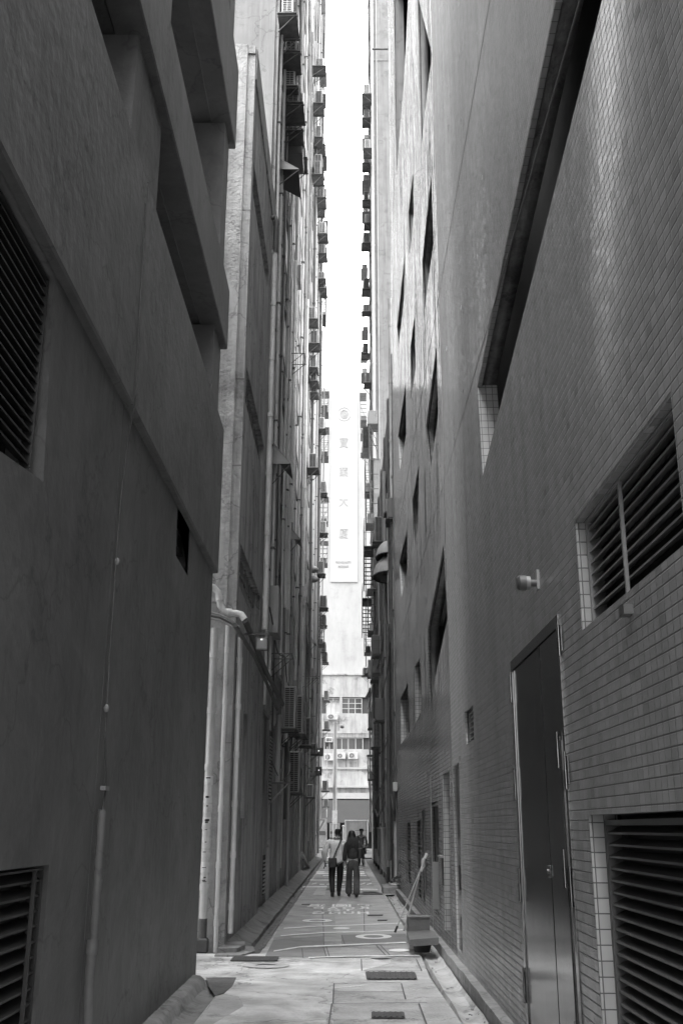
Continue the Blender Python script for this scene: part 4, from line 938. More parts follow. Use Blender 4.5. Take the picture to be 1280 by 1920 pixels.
# box and ladder frame by the pale tower
q=onx(704,798,1.4)
t=thing('roof_tank','pale box on an iron frame in front of the pale tower','tank',(1.5,q.y,q.z))
MB().box((1.48,q.y-.5,q.z-.1),(1.02,q.y+.5,q.z+.62),.02).build('tank_box','pale',t); MB().box((1.5,q.y-.55,q.z-.14),(.98,q.y+.55,q.z-.11)).build('tank_tray','under',t)
b=MB()
for yy in (q.y-.5,q.y+.5):
    b.tube([(1.05,yy,q.z-.12),(1.12,yy,q.z-4.6)],.025,6); b.tube([(1.05,yy,q.z-.12),(1.5,yy,q.z-1.2)],.022,6)
for k in range(6): b.tube([(1.08,q.y-.5,q.z-.5-k*.75),(1.5,q.y-.5,q.z-.5-k*.75)],.02,6)
b.build('iron_frame','rust',t)
def ledge_box(px,py,X,s,label,w_=.5,h=.5,d=.35,m='acg',led=False,name='junction_box'):
    q=onx(px,py,X+s*d/2); t=thing(name,label,'box',(X,q.y,q.z))
    MB().box((X,q.y-w_/2,q.z-h/2),(X+s*d,q.y+w_/2,q.z+h/2),.01).build('box_body',m,t)
    MB().box((X+s*.05,q.y-w_/2-.012,q.z-h/2+.05),(X+s*(d-.05),q.y-w_/2-.001,q.z+h/2-.05)).build('box_cover',m if not led else 'louv',t)
    if led: MB().box((X+s*d*.4,q.y-w_/2-.02,q.z+.02),(X+s*d*.55,q.y-w_/2-.013,q.z+.08)).build('led_spot','led',t)
ledge_box(598,1410,A4,1,'upper dark lamp box with a bright spot on the left wall',.4,.45,.5,'louv',True,'lamp_box')
ledge_box(598,1446,A4,1,'lower dark lamp box with a bright spot on the left wall',.4,.5,.35,'louv',True,'lamp_box')
ledge_box(553,300,X3,1,'dark bracketed box under the nearest upper cluster of units',1.0,.25,.5,'louv')
ledge_box(558,520,X3,1,'grey box caught between two pipes high on the left wall',.5,.7,.25,'acg')
ledge_box(516,1150,X2,1,'flat grey cabinet mounted behind the tall grey downpipe',1.0,1.1,.22,'acg')
ledge_box(686,830,1.55,-1,'long dark cage under the last unit on the right tower',2.2,1.6,.5,'under')
ledge_box(740,1475,XR,-1,'small pale joint box on the thick white pipe',.2,.25,.12,'acw')
# leaning strut brackets
for i,(p,q_) in enumerate((((494,1460),(545,1478)),((498,1488),(522,1470)))):
    pass
q=onx(520,1468,X3+.2)
t=thing('steel_bracket','bare steel angle bracket sticking out of the wall left of the largest dark unit','bracket',(X3,q.y,q.z))
MB().box((X3,q.y-.02,q.z-.02),(X3+.6,q.y+.02,q.z+.02)).build('bracket_arm','rust',t); MB().tube([(X3+.45,q.y,q.z-.02),(X3,q.y,q.z-.5)],.018,6).build('bracket_strut','acg',t)
q=onx(598,1538,A4+.2)
t=thing('steel_bracket','far pale angle bracket low at the end of the left wall','bracket',(A4,q.y,q.z))
MB().box((A4,q.y-.02,q.z),(A4+.55,q.y+.02,q.z+.04)).build('bracket_arm','acg',t); MB().tube([(A4+.5,q.y,q.z),(A4,q.y,q.z-.9)],.03,6).build('bracket_strut','acg',t)
# two round vents on the thick pipe
for i,(x,y) in enumerate(((588,1068),(588,1086))):
    q=onx(x,y,A4+.22); t=thing('round_vent',('upper' if i==0 else 'lower')+' dark round vent cowl above the thick grey pipe','vent',(A4,q.y,q.z))
    MB().ell(q,.24,.24,.17,14,8).build('vent_cowl','acg',t,True); MB().tube([q,Vector((A4,q.y,q.z))],.08,10).build('vent_neck','pipe',t,True)
# louvred openings, metal gate and step low on the walls
for (x,y,hh,lab) in ((506,1435,1.5,'tall rusty louvred grille low on the left wall near the short thick pipe'),(494,1640,.75,'small louvred grille near the ground on the left wall')):
    q=onx(x,y,X2+.0); t=thing('wall_grille',lab,'grille',(X2,q.y,q.z)); b=MB()
    for k in range(int(hh/.08)): b.box((X2+.001,q.y-.3,q.z-hh/2+k*.08),(X2+.03,q.y+.3,q.z-hh/2+k*.08+.035))
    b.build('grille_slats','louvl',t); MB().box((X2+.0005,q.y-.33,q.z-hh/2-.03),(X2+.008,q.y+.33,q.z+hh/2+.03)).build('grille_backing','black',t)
q0=onx(703,1590,1.47); q1=onx(727,1650,1.47)
t=thing('metal_gate','low corrugated metal gate leaf fixed along the right wall beyond the tiled block','gate',(1.47,(q0.y+q1.y)/2,0))
b=MB(); n=14
for k in range(n):
    y=q1.y+(q0.y-q1.y)*k/n; b.box((1.42,y,.15),(1.47,y+(q0.y-q1.y)/n*.55,1.7))
b.build('gate_ribs','acg',t); MB().box((1.47,q1.y,.12),(1.49,q0.y,1.72)).build('gate_sheet','shabby',t); MB().box((1.40,q1.y,1.7),(1.5,q0.y,1.78)).build('gate_rail','acg',t)
for k in range(5):
    y=q1.y+(q0.y-q1.y)*(k+.5)/5; MB().tube([(1.44,y,1.78),(1.44,y,1.92)],.02,6).build('gate_spike','piped',t)
t=thing('concrete_step','rough concrete step under the thick white pipe where the tiles end','step',(1.3,30.6,0))
MB().box((1.0,29.9,-.05),(1.6,31.2,.20),.03).build('step_block','kerbm',t); MB().box((1.2,30.1,.20),(1.6,31.1,.26),.02).build('step_top','conc',t)
# ================================================================== brooms, box, lid and bucket by the right wall
def rod(a,b_,r,m,name,par): return MB().tube([a,b_],r,8).build(name,m,par,True)
YB=onz(785,1765,0).y
gb=thing('wooden_box','grey open box standing behind the sloping lid by the right wall','box',(1.2,16.6,0))
pa,pb=ony(765,1719,16.7),ony(805,1745,16.7)
pb.z=max(pb.z,.28)
MB().box((pa.x,16.65,pb.z-.1),(pb.x,16.70,pa.z)).build('front_board','dbox',gb); MB().box((pa.x,17.1,pb.z-.1),(pb.x,17.14,pa.z)).build('back_board','dbox',gb)
MB().box((pa.x,16.70,pb.z-.1),(pa.x+.03,17.1,pa.z)).build('side_board','dbox',gb); MB().box((pb.x-.03,16.70,pb.z-.1),(pb.x,17.1,pa.z)).build('side_board','dbox',gb)
MB().box((pa.x-.02,16.62,pa.z),(pb.x+.02,16.72,pa.z+.02)).build('top_rail','pale',gb); MB().box((pa.x+.03,16.7,pb.z-.1),(pb.x-.03,17.1,pb.z-.06)).build('box_bottom','dbox',gb)
lt=thing('box_lid','dark grey sloping lid propped over the black bucket beside the gutter','lid',(1.2,16,0))
A=ony(762,1746,16.6); B=ony(808,1744,16.6); C=ony(822,1758,15.7); D=ony(768,1762,15.7)
th=(ony(768,1775,15.7).z-D.z)
MB().prism([A,B,C,D],(0,0,th)).build('lid_board','dbox',lt)
q=ony(794,1778,15.9)
bk=thing('bucket','black rubber bucket hidden under the sloping lid','bucket',(q.x,16.1,0))
zt=C.z+th-.01
MB().tube([(q.x,16.25,.0),(q.x,16.25,zt)],[.11,.155],20).build('bucket_body','rubber',bk,True); MB().tube([(q.x,16.25,zt-.03),(q.x,16.25,zt-.015)],.165,20).build('bucket_rim','rubber',bk,True)
top=onx(797,1607,XR-.04); bot=onz(740,1748,.02); bot2=onz(757,1745,.05)
br=thing('broom','pale long broom handle leaning on the tiles, its foot out on the painted floor','broom',(bot.x,bot.y,0))
rod(bot,top,.010,'wood','handle',br); rod(bot,bot+(top-bot)*.08,.020,'rubber','foot_grip',br); rod(top-(top-bot)*.02,top+(top-bot)*.05,.03,'acw','broom_head',br)
m_=thing('mop','darker mop pole leaning just behind the pale broom handle','mop',(bot2.x,bot2.y,0))
rod(bot2,top+Vector((-.02,.12,-.05)),.018,'pipe','handle',m_)
d_=(top-bot2).normalized(); MB().ell(top+Vector((-.03,.08,-.12)),.045,.04,.11,10,8).build('mop_cloth','fabric',m_,True); rod(bot2+(top-bot2)*.80,bot2+(top-bot2)*.86,.03,'acw','clamp',m_)
# ================================================================== street furniture at the mouth of the alley
q=ony(627,1600,74.); qt=ony(627.5,1356,74.)
t=thing('lamp_post','slim grey lamp post standing in front of the white building','lamp post',(q.x,74,0))
MB().tube([(q.x,74,-.01),(q.x,74,3),(q.x,74,qt.z)],[.16,.14,.12],12).build('post_shaft','pipe',t,True); MB().tube([(q.x,74,qt.z),(q.x,74,qt.z+.08)],.16,12).build('post_cap','pipe',t,True)
MB().box((q.x-.17,73.8,2.0),(q.x+.17,73.83,2.9)).build('post_notice','poster',t); MB().ell((q.x+.5,74,qt.z-.25),.16,.16,.12,10,6).build('camera_dome','louv',t,True); MB().tube([(q.x,74,qt.z-.12),(q.x+.5,74,qt.z-.12)],.03,6).build('camera_arm','acw',t)
for i,(x0,x1) in enumerate(((617.5,624.5),(630,637))):
    a=ony(x0,1543,80); b_=ony(x1,1570,80)
    t=thing('notice_board',('left' if i==0 else 'right')+' white notice board behind the lamp post, above the man\'s head','notice board',(a.x,80,0),'white notice boards')
    MB().box((a.x,80,b_.z),(b_.x,80.06,a.z)).build('board_panel','pale',t); MB().box((a.x+.06,79.985,b_.z+.25*(a.z-b_.z)),(b_.x-.06,79.999,b_.z+.42*(a.z-b_.z))).build('printed_block','ink',t)
    MB().box((a.x+.04,80.06,-.01),(a.x+.10,80.10,a.z)).build('board_leg','acg',t); MB().box((b_.x-.10,80.06,-.01),(b_.x-.04,80.10,a.z)).build('board_leg','acg',t)
a=ony(643.5,1549,71)
t=thing('bollard_post','thin white pole between the man and the lorry','pole',(a.x,71,0)); MB().tube([(a.x,71,-.01),(a.x,71,a.z)],.05,8).build('pole_shaft','acw',t,True); MB().ell((a.x,71,a.z),.09,.09,.07,8,6).build('pole_cap','acw',t,True)
# lorry seen from behind
a=ony(647,1537.5,75); b_=ony(683,1600,75)
t=thing('lorry','dark grey box lorry parked across the end of the alley, seen from behind','lorry',((a.x+b_.x)/2,77,0))
W0,W1=a.x,b_.x+.25; HT=a.z
MB().box((W0,75.06,.75),(W1,80,HT),.03).build('cargo_box','louvl',t); 
fr=MB().box((W0-.03,75,HT-.07),(W1+.03,75.06,HT+.02)).box((W0-.03,75,.7),(W0+.06,75.06,HT-.07)).box((W1-.06,75,.7),(W1+.03,75.06,HT-.07)).build('door_frame','acw',t)
mx=(W0+W1)/2; MB().box((W0+.32,75.02,.75),(mx-.012,75.055,HT-.1)).build('rear_door','acg',t); MB().box((mx+.012,75.02,.75),(W1-.16,75.055,HT-.1)).build('rear_door','acg',t)
MB().box((W0,74.9,.45),(W1,75.02,.62)).build('bumper','louv',t)
for x in (W0+.15,W1-.35):
    MB().tube([(x,75.8,.42),(x+.25,75.8,.42)],.42,16).build('wheel','rubber',t,True); MB().box((x,74.88,.64),(x+.2,74.9,.70)).build('tail_lamp','acw',t)
# street-side shop sign, left of the view at the mouth
a=ony(606,1535,82); b_=ony(612,1600,82)
t=thing('shop_sign','white lit shop panel at the left edge of the alley mouth','sign',(a.x,82,0)); MB().box((a.x-1.5,82,.3),(b_.x,82.1,a.z)).build('sign_panel','pale',t); MB().box((a.x-1.4,81.98,1.2),(b_.x-.1,81.999,1.5)).build('printed_band','ink',t)
# ================================================================== PEOPLE
def skin(name,V,Ed,m,parent,sub=2,root=0,flat=None):
    """V: list of (x,y,z,rx,ry); grown into one continuous surface"""
    me=bpy.data.meshes.new(name); me.from_pydata([v[:3] for v in V],Ed,[]); o=bpy.data.objects.new(name,me); col.objects.link(o)
    md=o.modifiers.new('s','SKIN'); md.use_smooth_shade=True; md.branch_smoothing=.6
    for i,v in enumerate(V):
        me.skin_vertices[0].data[i].radius=(v[3],v[4] if len(v)>4 else v[3]); me.skin_vertices[0].data[i].use_root=(i==root)
    ss=o.modifiers.new('u','SUBSURF'); ss.levels=sub; ss.render_levels=sub
    dg=bpy.context.evaluated_depsgraph_get(); m2_=bpy.data.meshes.new_from_object(o.evaluated_get(dg)); bpy.data.objects.remove(o); bpy.data.meshes.remove(me)
    m2_.name=name; m2_.materials.clear(); m2_.materials.append(MT[m])
    for p in m2_.polygons: p.use_smooth=True
    ob=bpy.data.objects.new(name,m2_); col.objects.link(ob); ob.parent=parent; return ob
def chain(V,Ed,start,pts):
    k=start
    for p in pts:
        V.append(p); Ed.append((k,len(V)-1)); k=len(V)-1
    return k
def body(parent,J,skinm='skin',wide=1.):
    """J: dict of joints"""
    V=[(*J['pelvis'],.13*wide,.10)]; Ed=[]
    c=chain(V,Ed,0,[(*J['waist'],.12*wide,.09),(*J['chest'],.145*wide,.10)])
    nk=chain(V,Ed,c,[(*J['neck'],.052,.055)])
    hx,hy,hz=J['head']; chain(V,Ed,nk,[(hx,hy,hz-.085,.060,.068),(hx,hy+.0,hz,.077,.095),(hx,hy,hz+.075,.055,.068)])
    for s in ('l','r'):
        w=chain(V,Ed,c,[(*J[s+'sh'],.052),(*J[s+'el'],.040),(*J[s+'wr'],.027)])
        hd=Vector(J[s+'ha']); wr=Vector(J[s+'wr']); d=(hd-wr).normalized(); sx_=1 if s=='l' else -1
        pm=hd; p_=chain(V,Ed,w,[(pm.x,pm.y,pm.z,.022,.036)])
        sd=Vector((0,1,0)); 
        for i,(o_,l) in enumerate(((-.030,.062),(-.010,.075),(.010,.070),(.028,.055))):
            a=pm+d*.045+sd*o_; b_=a+d*l*.5+Vector((sx_*.012,0,0)); e=a+d*l*.9+Vector((sx_*.034,0,0))
            chain(V,Ed,p_,[(*a,.010),(*b_,.009),(*e,.008)])
        a=pm+sd*.045-d*.0; chain(V,Ed,p_,[(*a,.012),(*(a+d*.035+sd*.02+Vector((sx_*.01,0,0))),.010)])
        k=chain(V,Ed,0,[(*J[s+'hip'],.085),(*J[s+'kn'],.055),(*J[s+'an'],.036)]); chain(V,Ed,k,[(*J[s+'to'],.035,.028)])
    return skin('body',V,Ed,skinm,parent,1)
def face(parent,head):
    hx,hy,hz=head
    MB().ell((hx,hy+.098,hz-.01),.013,.02,.024,8,6).build('nose','skin',parent,True,True)
    for s in (-1,1): MB().ell((hx+s*.079,hy,hz-.005),.012,.022,.032,8,6).build('ear','skin',parent,True,True)
    for s in (-1,1): MB().ell((hx+s*.03,hy+.085,hz+.01),.013,.010,.008,8,6).build('eye','hair',parent,True,True)
    MB().ell((hx,hy+.088,hz-.048),.024,.010,.007,8,6).build('mouth','jacket',parent,True,True)
def shoes(parent,J,m='leather',h=.14):
    for s in 'lr':
        a=Vector(J[s+'an']); t_=Vector(J[s+'to']); V=[(a.x,a.y,a.z+h,.052),(a.x,a.y-.01,a.z-.01,.048),(a.x*.5+t_.x*.5,(a.y+t_.y)/2,t_.z+.018,.050,.036),(t_.x,t_.y,t_.z-.002,.046,.032)]
        skin('shoe',V,[(0,1),(1,2),(2,3)],m,parent,1)
# --- man
g=onz(630,1683.5); 
man=thing('person','man in loose white long-sleeved shirt and black trousers walking away, phone in his left hand','person',(g.x,g.y,0),'couple walking away')
J=dict(pelvis=(0,0,.94),waist=(0,0,1.08),chest=(.01,.01,1.30),neck=(.01,.02,1.50),head=(.03,.03,1.625),
 lsh=(-.18,0,1.415),lel=(-.285,-.03,1.13),lwr=(-.275,.03,.93),lha=(-.27,.06,.86),rsh=(.19,.01,1.405),rel=(.225,.0,1.13),rwr=(.225,.05,.90),rha=(.235,.06,.83),
 lhip=(-.09,0,.88),lkn=(-.105,.02,.50),lan=(-.085,-.20,.10),lto=(-.09,-.07,.045),rhip=(.09,0,.88),rkn=(.085,.17,.50),ran=(.06,.20,.09),rto=(.07,.35,.045))
bd=body(man,J); face(man,J['head']); shoes(man,J,h=.12)
V=[(0,.0,.80,.19,.125)]; Ed=[]; c=chain(V,Ed,0,[(0,0,.98,.185,.125),(0,.0,1.14,.180,.12),(.0,.0,1.32,.185,.125)]); n_=chain(V,Ed,c,[(.01,.01,1.42,.12,.09),(.015,.02,1.495,.064,.064),(.02,.02,1.525,.060,.062)])
for s in 'lr': chain(V,Ed,c,[(*J[s+'sh'],.080),(J[s+'el'][0],J[s+'el'][1],J[s+'el'][2],.082),(J[s+'wr'][0],J[s+'wr'][1],J[s+'wr'][2]+.03,.060 if s=='l' else .045),(J[s+'wr'][0],J[s+'wr'][1]+.01,J[s+'wr'][2]-.01,.042)])
sh=skin('shirt',V,Ed,'shirt',man,2)
MB().tube([(.02,-.05,1.50),(.02,.10,1.49)],.001,4)
b=MB(); b.tube([(.02+.066*math.cos(a*math.pi/10),.02+.068*math.sin(a*math.pi/10),1.515+.01*math.sin(a*math.pi/10)) for a in range(21)],.016,6,False); b.build('collar','shirt',sh,True,True)
V=[(0,0,.93,.150,.115)]; Ed=[]
for s in 'lr': chain(V,Ed,0,[(J[s+'hip'][0],0,.82,.098),(J[s+'kn'][0],J[s+'kn'][1],.50,.080),(J[s+'an'][0],J[s+'an'][1],.20,.062),(J[s+'an'][0],J[s+'an'][1],.12,.062)])
skin('trousers',V,Ed,'trous',man,2)
hx,hy,hz=J['head']; V=[(hx,hy-.04,hz-.05,.066,.06),(hx,hy-.015,hz+.01,.082,.090),(hx,hy-.01,hz+.06,.076,.090),(hx,hy,hz+.098,.045,.055)]; skin('hair',V,[(0,1),(1,2),(2,3)],'hair',man,2)
MB().obox((hx-.0,hy-.066,hz-.03),.12,.05,.05).build('nape_hair','hair',man,False,True)
ph=thing('mobile_phone','dark phone held low in the left hand of the man in white','phone',wpos(man)+Vector((-.30,.07,.79)))
MB().obox((0,0,0),.022,.075,.155,0,Matrix.Rotation(R(25),3,'Y')).build('phone_body','leather',ph,False,True)
bg_=thing('shoulder_bag','black shoulder bag on the left hip of the man in white, strap across his back','bag',wpos(man)+Vector((-.10,-.17,.87)))
MB().box((-.10,-.05,-.13),(.11,.03,.12),.03).build('bag_pouch','leather',bg_,False,True)
MB().box((-.105,-.055,.0),(.115,-.04,.125),.005).build('bag_flap','leather',bg_,False,True)
pts=[Vector((.02,-.02,.11)),Vector((.10,.015,.30)),Vector((.17,.025,.45)),Vector((.235,.08,.60)),Vector((.25,.17,.655)),Vector((.20,.31,.50)),Vector((.0,.33,.2)),Vector((-.10,.2,.1))]
MB().tube(pts,.017,6).build('bag_strap','leather',bg_,True,True)
# --- woman
g=onz(661.5,1684.5)
wo_=thing('person','woman with long dark hair, dark jacket and wide grey jeans walking away','person',(g.x,g.y,0),'couple walking away')
J=dict(pelvis=(0,0,.93),waist=(0,0,1.07),chest=(0,.01,1.27),neck=(-.02,.02,1.46),head=(-.03,.03,1.585),
 lsh=(-.16,0,1.375),lel=(-.20,-.01,1.10),lwr=(-.22,.04,.88),lha=(-.225,.05,.81),rsh=(.16,0,1.375),rel=(.215,-.02,1.12),rwr=(.265,.02,.93),rha=(.28,.04,.87),
 lhip=(-.08,0,.86),lkn=(-.095,.12,.49),lan=(-.10,.18,.10),lto=(-.10,.31,.045),rhip=(.085,0,.86),rkn=(.09,.03,.48),ran=(.085,-.16,.10),rto=(.09,-.04,.045))
body(wo_,J,wide=.92); face(wo_,J['head']); shoes(wo_,J,h=.06)
V=[(0,0,.93,.170,.140)]; Ed=[]; c=chain(V,Ed,0,[(0,0,1.05,.165,.13),(0,0,1.28,.165,.115)]); chain(V,Ed,c,[(-.01,.01,1.40,.10,.08),(-.02,.02,1.46,.06,.06)])
for s in 'lr': chain(V,Ed,c,[(*J[s+'sh'],.066),(*J[s+'el'],.062),(J[s+'wr'][0],J[s+'wr'][1],J[s+'wr'][2]+.03,.046)])
skin('jacket',V,Ed,'jacket',wo_,2)
V=[(0,0,1.03,.150,.125)]; Ed=[]; k0=chain(V,Ed,0,[(0,-.015,.89,.178,.145)])
for s in 'lr': chain(V,Ed,k0,[(J[s+'hip'][0]*1.05,0,.74,.100),(J[s+'kn'][0],J[s+'kn'][1],.49,.084),(J[s+'an'][0],J[s+'an'][1],.22,.094),(J[s+'an'][0],J[s+'an'][1],.07,.098)])
skin('jeans',V,Ed,'jeans',wo_,2)
hx,hy,hz=J['head']
V=[(hx,hy-.01,hz+.105,.05,.06),(hx,hy-.015,hz+.05,.094,.105),(hx,hy-.03,hz-.05,.108,.095),(hx+.01,hy-.07,hz-.17,.150,.07),(hx+.03,hy-.09,hz-.29,.170,.055),(hx+.045,hy-.09,hz-.38,.125,.045)]
hr=skin('long_hair',V,[(i,i+1) for i in range(5)],'hairb',wo_,2)
rnd=random.Random(5)
for i in range(9):
    x=hx-.12+.035*i; MB().tube([(x*.8,hy-.10,hz-.08),(x,hy-.135,hz-.25),(x+rnd.uniform(-.01,.03),hy-.12,hz-.40-rnd.uniform(0,.07))],[.02,.026,.006],6).build('hair_lock','hairb',hr,True,True)
hb=thing('handbag','black handbag tucked under the right arm of the long-haired woman','bag',wpos(wo_)+Vector((.175,-.09,1.12)))
MB().box((-.06,-.06,-.14),(.07,.10,.13),.03).build('bag_body','leather',hb,False,True); MB().tube([(0,-.05,.12),(-.01,-.02,.24),(-.02,.08,.30),(-.01,.16,.22),(0,.10,.10)],.012,6).build('bag_strap','leather',hb,True,True)
# --- third person beyond the woman, wide hat
g=onz(678,1625)
h3=thing('person','figure in a wide dark hat and grey shirt beyond the long-haired woman','person',(g.x-.02,g.y,0))
S=dict(pelvis=(0,0,.93),waist=(0,0,1.07),chest=(0,.01,1.27),neck=(0,.02,1.46),head=(0,.03,1.57),
 lsh=(-.17,0,1.375),lel=(-.24,-.02,1.12),lwr=(-.18,.18,1.02),lha=(-.14,.24,1.02),rsh=(.17,0,1.375),rel=(.25,-.02,1.12),rwr=(.22,.05,.90),rha=(.22,.06,.83),
 lhip=(-.08,0,.86),lkn=(-.095,.02,.49),lan=(-.10,-.02,.10),lto=(-.10,.11,.045),rhip=(.085,0,.86),rkn=(.09,.13,.48),ran=(.085,.16,.10),rto=(.09,.29,.045))
body(h3,S); face(h3,S['head']); shoes(h3,S,h=.06)
V=[(0,0,.90,.17,.12)]; Ed=[]; c=chain(V,Ed,0,[(0,0,1.10,.16,.115),(0,0,1.28,.18,.12)]); chain(V,Ed,c,[(0,.01,1.40,.10,.08),(0,.02,1.46,.06,.06)])
for s in 'lr': chain(V,Ed,c,[(*S[s+'sh'],.07),(*S[s+'el'],.065),(S[s+'wr'][0],S[s+'wr'][1],S[s+'wr'][2],.046)])
skin('shirt',V,Ed,'greycloth',h3,2)
V=[(0,0,.93,.150,.115)]; Ed=[]
for s in 'lr': chain(V,Ed,0,[(S[s+'hip'][0],0,.80,.098),(S[s+'kn'][0],S[s+'kn'][1],.50,.08),(S[s+'an'][0],S[s+'an'][1],.10,.07)])
skin('trousers',V,Ed,'trous',h3,2)
MB().tube([(0,.03,1.625),(0,.03,1.64)],[.30,.28],20).tube([(0,.03,1.60),(0,.03,1.70),(0,.03,1.715)],[.105,.095,.06],16).build('hat','hair',h3,True,True)

man.scale=(1.12,1.05,1.0); wo_.scale=(1.06,1.03,1.0)
# ================================================================== clutter of the shaded walls
rnd=random.Random(21)
def run(X,y,z0,z1,r,m,label,group,name='conduit'):
    t=thing(name,label,'pipe',(X,y,z0),group)
    pts=[]; n=max(2,int((z1-z0)/3))
    for i in range(n+1): pts.append(Vector((X+rnd.uniform(-.01,.01),y+rnd.uniform(-.02,.02),z0+(z1-z0)*i/n)))
    MB().tube(pts,r,8).build('pipe_run',m,t,True)
    for k in range(1,n): 
        MB().box((X-r-.02,y-r-.02,pts[k].z-.02),(X+r+.02,y+r+.02,pts[k].z+.02)).build('pipe_clamp','rust',t)
for i in range(9):
    run(1.44-rnd.uniform(0,.12),31.5+i*2.6+rnd.uniform(-.6,.6),rnd.uniform(.1,3),rnd.uniform(8,15.5),rnd.choice((.02,.035,.05,.06)),rnd.choice(('piped','pipe','piped','rust')),'one of the thin pipes crowding the shaded right wall beyond the white pipes','thin pipes on the shaded right wall')
for i in range(9):
    run(-1.93+.09+rnd.uniform(0,.1),23.5+i*1.9+rnd.uniform(-.4,.4),rnd.uniform(.2,8),rnd.uniform(20,40),rnd.choice((.018,.03,.045)),rnd.choice(('piped','pipe','pipew','pipe')),'one of the thin pipes running up the near tower on the left','thin pipes on the near left tower')
for i in range(9):
    run(-1.90+.09+rnd.uniform(0,.12),45.5+i*2.1+rnd.uniform(-.4,.4),rnd.uniform(.2,12),rnd.uniform(30,60),rnd.choice((.03,.045,.06)),rnd.choice(('piped','pipe','pipew','pipe')),'one of the thin pipes running up the far tower on the left','thin pipes on the far left tower')
for i in range(10):
    y=31.5+i*2.5+rnd.uniform(-.5,.5); z=rnd.uniform(2.4,13); w_,h_,d_=rnd.uniform(.4,1.1),rnd.uniform(.3,.9),rnd.uniform(.12,.45)
    t=thing('junction_box','one of the dark boxes fixed among the pipes of the shaded right wall','box',(1.5,y,z),'boxes on the shaded right wall')
    MB().box((1.5,y,z),(1.5-d_,y+w_,z+h_),.01).build('box_body',rnd.choice(('louv','acg','under')),t); MB().box((1.5,y-.02,z-.05),(1.5-d_-.04,y+w_+.02,z-.02)).build('box_shelf','rust',t)
for i in range(7):
    y=24+i*5.+rnd.uniform(-.8,.8); z=rnd.uniform(2.5,20); s=.45
    t=thing('wire_cage','one of the empty iron brackets jutting from the left towers','bracket',(-1.9,y,z),'iron brackets on the left towers')
    b=MB()
    for yy in (y,y+.8): b.tube([(-1.93,yy,z),(-1.93+.6,yy,z)],.014,5); b.tube([(-1.93+.55,yy,z),(-1.93,yy,z-.5)],.012,5)
    b.tube([(-1.35,y,z),(-1.35,y+.8,z)],.014,5); b.build('cage_bars','rust',t)
# sagging cables along both walls
for i,(X,y0,y1,z0,z1,lab) in enumerate(((1.32,31,45,7.2,6.1,'upper slack black cable strung along the shaded right wall'),(1.30,33,52,4.6,5.2,'lower slack black cable strung along the shaded right wall'),(-1.72,22,33,6.4,6.0,'slack black cable strung above the tall grey units on the left'),(-1.74,24,40,3.2,3.6,'slack black cable strung under the tall grey units on the left'))):
    pts=[Vector((X+.02*math.sin(k),y0+(y1-y0)*k/16,z0+(z1-z0)*k/16-.35*math.sin(math.pi*(k%8)/8))) for k in range(17)]
    tag(MB().tube(pts,.014,6).build('cable','rubber',None,True),lab,'cable')
# bits of litter and leaves on the floor: small flat scraps in the left gutter
b=MB()
for i in range(140):
    y=rnd.uniform(17,45); x=rnd.uniform(-1.48,-1.30); s=rnd.uniform(.01,.035); a=rnd.uniform(0,3)
    b.obox((x,y,-.083),s*1.5,s,.008,a)
for i in range(60):
    b.obox((rnd.uniform(1.13,1.33),rnd.uniform(9,30),-.02),rnd.uniform(.01,.04),rnd.uniform(.01,.03),.01,rnd.uniform(0,3))
o=b.build('litter','stain'); tag(o,'scattered scraps and leaves lying in both gutters','litter'); o['kind']='stuff'

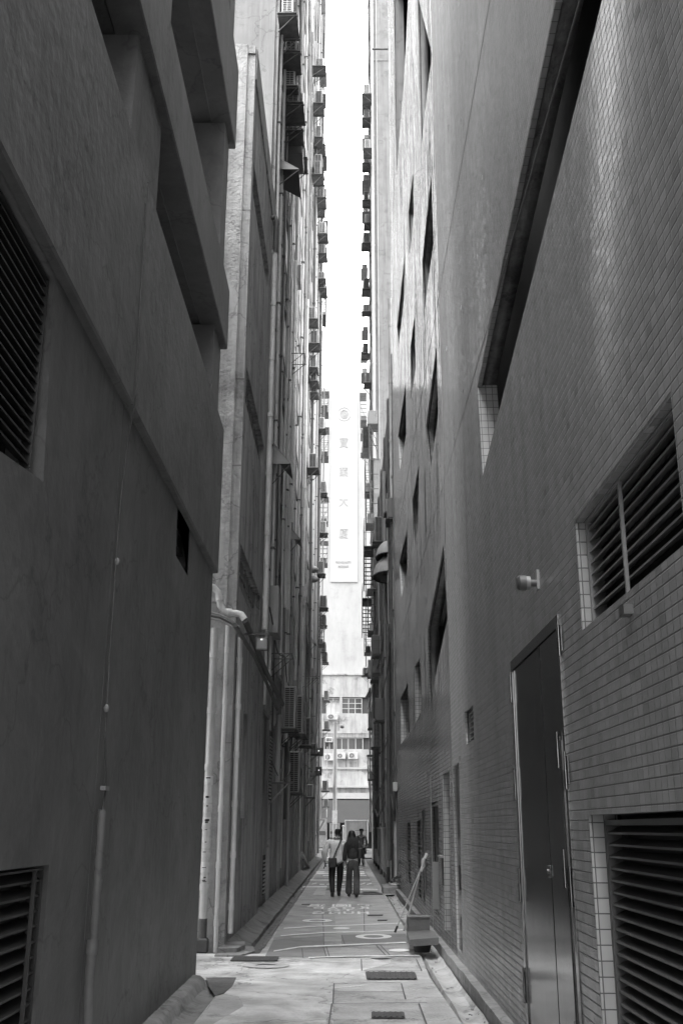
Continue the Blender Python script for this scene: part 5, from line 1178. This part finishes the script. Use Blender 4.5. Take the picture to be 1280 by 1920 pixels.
def wcage(px,py,X,sd,hh,w_,d_,label,grp):
    q=onx(px,py,X+sd*d_*.5); y,z=q.y,q.z; t=thing('window_cage',label,'cage',(X,y,z),grp)
    b=MB(); n=int(w_/.16); 
    for k in range(n+1): b.tube([(X+sd*d_,y-w_/2+w_*k/n,z-hh/2),(X+sd*d_,y-w_/2+w_*k/n,z+hh/2)],.012,5)
    for k in range(int(hh/.35)+1):
        zz=z-hh/2+k*.35; b.tube([(X,y-w_/2,zz),(X+sd*d_,y-w_/2,zz),(X+sd*d_,y+w_/2,zz),(X,y+w_/2,zz)],.014,5)
    b.tube([(X,y-w_/2,z-hh/2),(X+sd*d_,y-w_/2,z-hh/2+hh*.5)],.014,5)
    b.build('cage_bars','rust',t)
    MB().box((X,y-w_/2,z-hh/2-.02),(X+sd*d_,y+w_/2,z-hh/2)).build('cage_floor','under',t)
    if rnd.random()<.6: MB().box((X,y-w_/2-.02,z+hh/2),(X+sd*(d_+.06),y+w_/2,z+hh/2+.03)).build('cage_roof','acg',t)
    for k in range(rnd.randint(1,3)): MB().box((X+sd*.04,y-w_/2+.1+k*.4,z-hh/2),(X+sd*(d_-.06),y-w_/2+.4+k*.4,z-hh/2+rnd.uniform(.2,.6))).build('stored_box',rnd.choice(('acw','acg','louv')),t)
for px,py,h_,w_ in ((686,250,2.0,1.4),(685,335,1.6,1.8),(685,395,1.2,1.5),(683,490,2.4,1.9),(684,605,2.2,1.6),(683,690,1.8,2.0),(681,770,2.4,1.7),(682,805,1.4,1.6)): wcage(px,py,1.55,-1,h_,w_,.5,'one of the iron window cages clustered on the right tower against the sky','window cages on the right tower')
for px,py,h_,w_ in ((603,170,1.6,1.3),(605,285,1.8,1.5),(604,350,1.2,1.2),(606,450,2.0,1.4),(604,575,2.0,1.6),(609,760,1.6,1.2),(609,835,2.2,1.4),(608,960,1.8,1.3),(607,1040,1.6,1.2),(600,1180,2.0,1.5)): wcage(px,py,-1.9,1,h_,w_,.5,'one of the iron window cages among the units on the far left tower','window cages on the left tower')
for px,py,h_,w_ in ((690,900,2.0,1.4),(693,960,1.8,1.6),(697,1150,2.2,1.8),(689,1200,1.8,1.4),(706,1230,1.6,1.2),(697,1440,1.2,1.4)): wcage(px,py,1.5,-1,h_,w_,.42,'rusty cage on the shaded right wall near the domed awnings','cages on the shaded right wall')
for i in range(9):
    run(-1.93+.1+rnd.uniform(0,.1),22.6+i*1.0+rnd.uniform(-.3,.3),rnd.uniform(4,9),rnd.uniform(14,26),rnd.choice((.025,.04,.05)),rnd.choice(('pipew','pipe','pipew')),'one of the pale pipes crowded on the near end of the left tower','pale pipes on the near left tower')
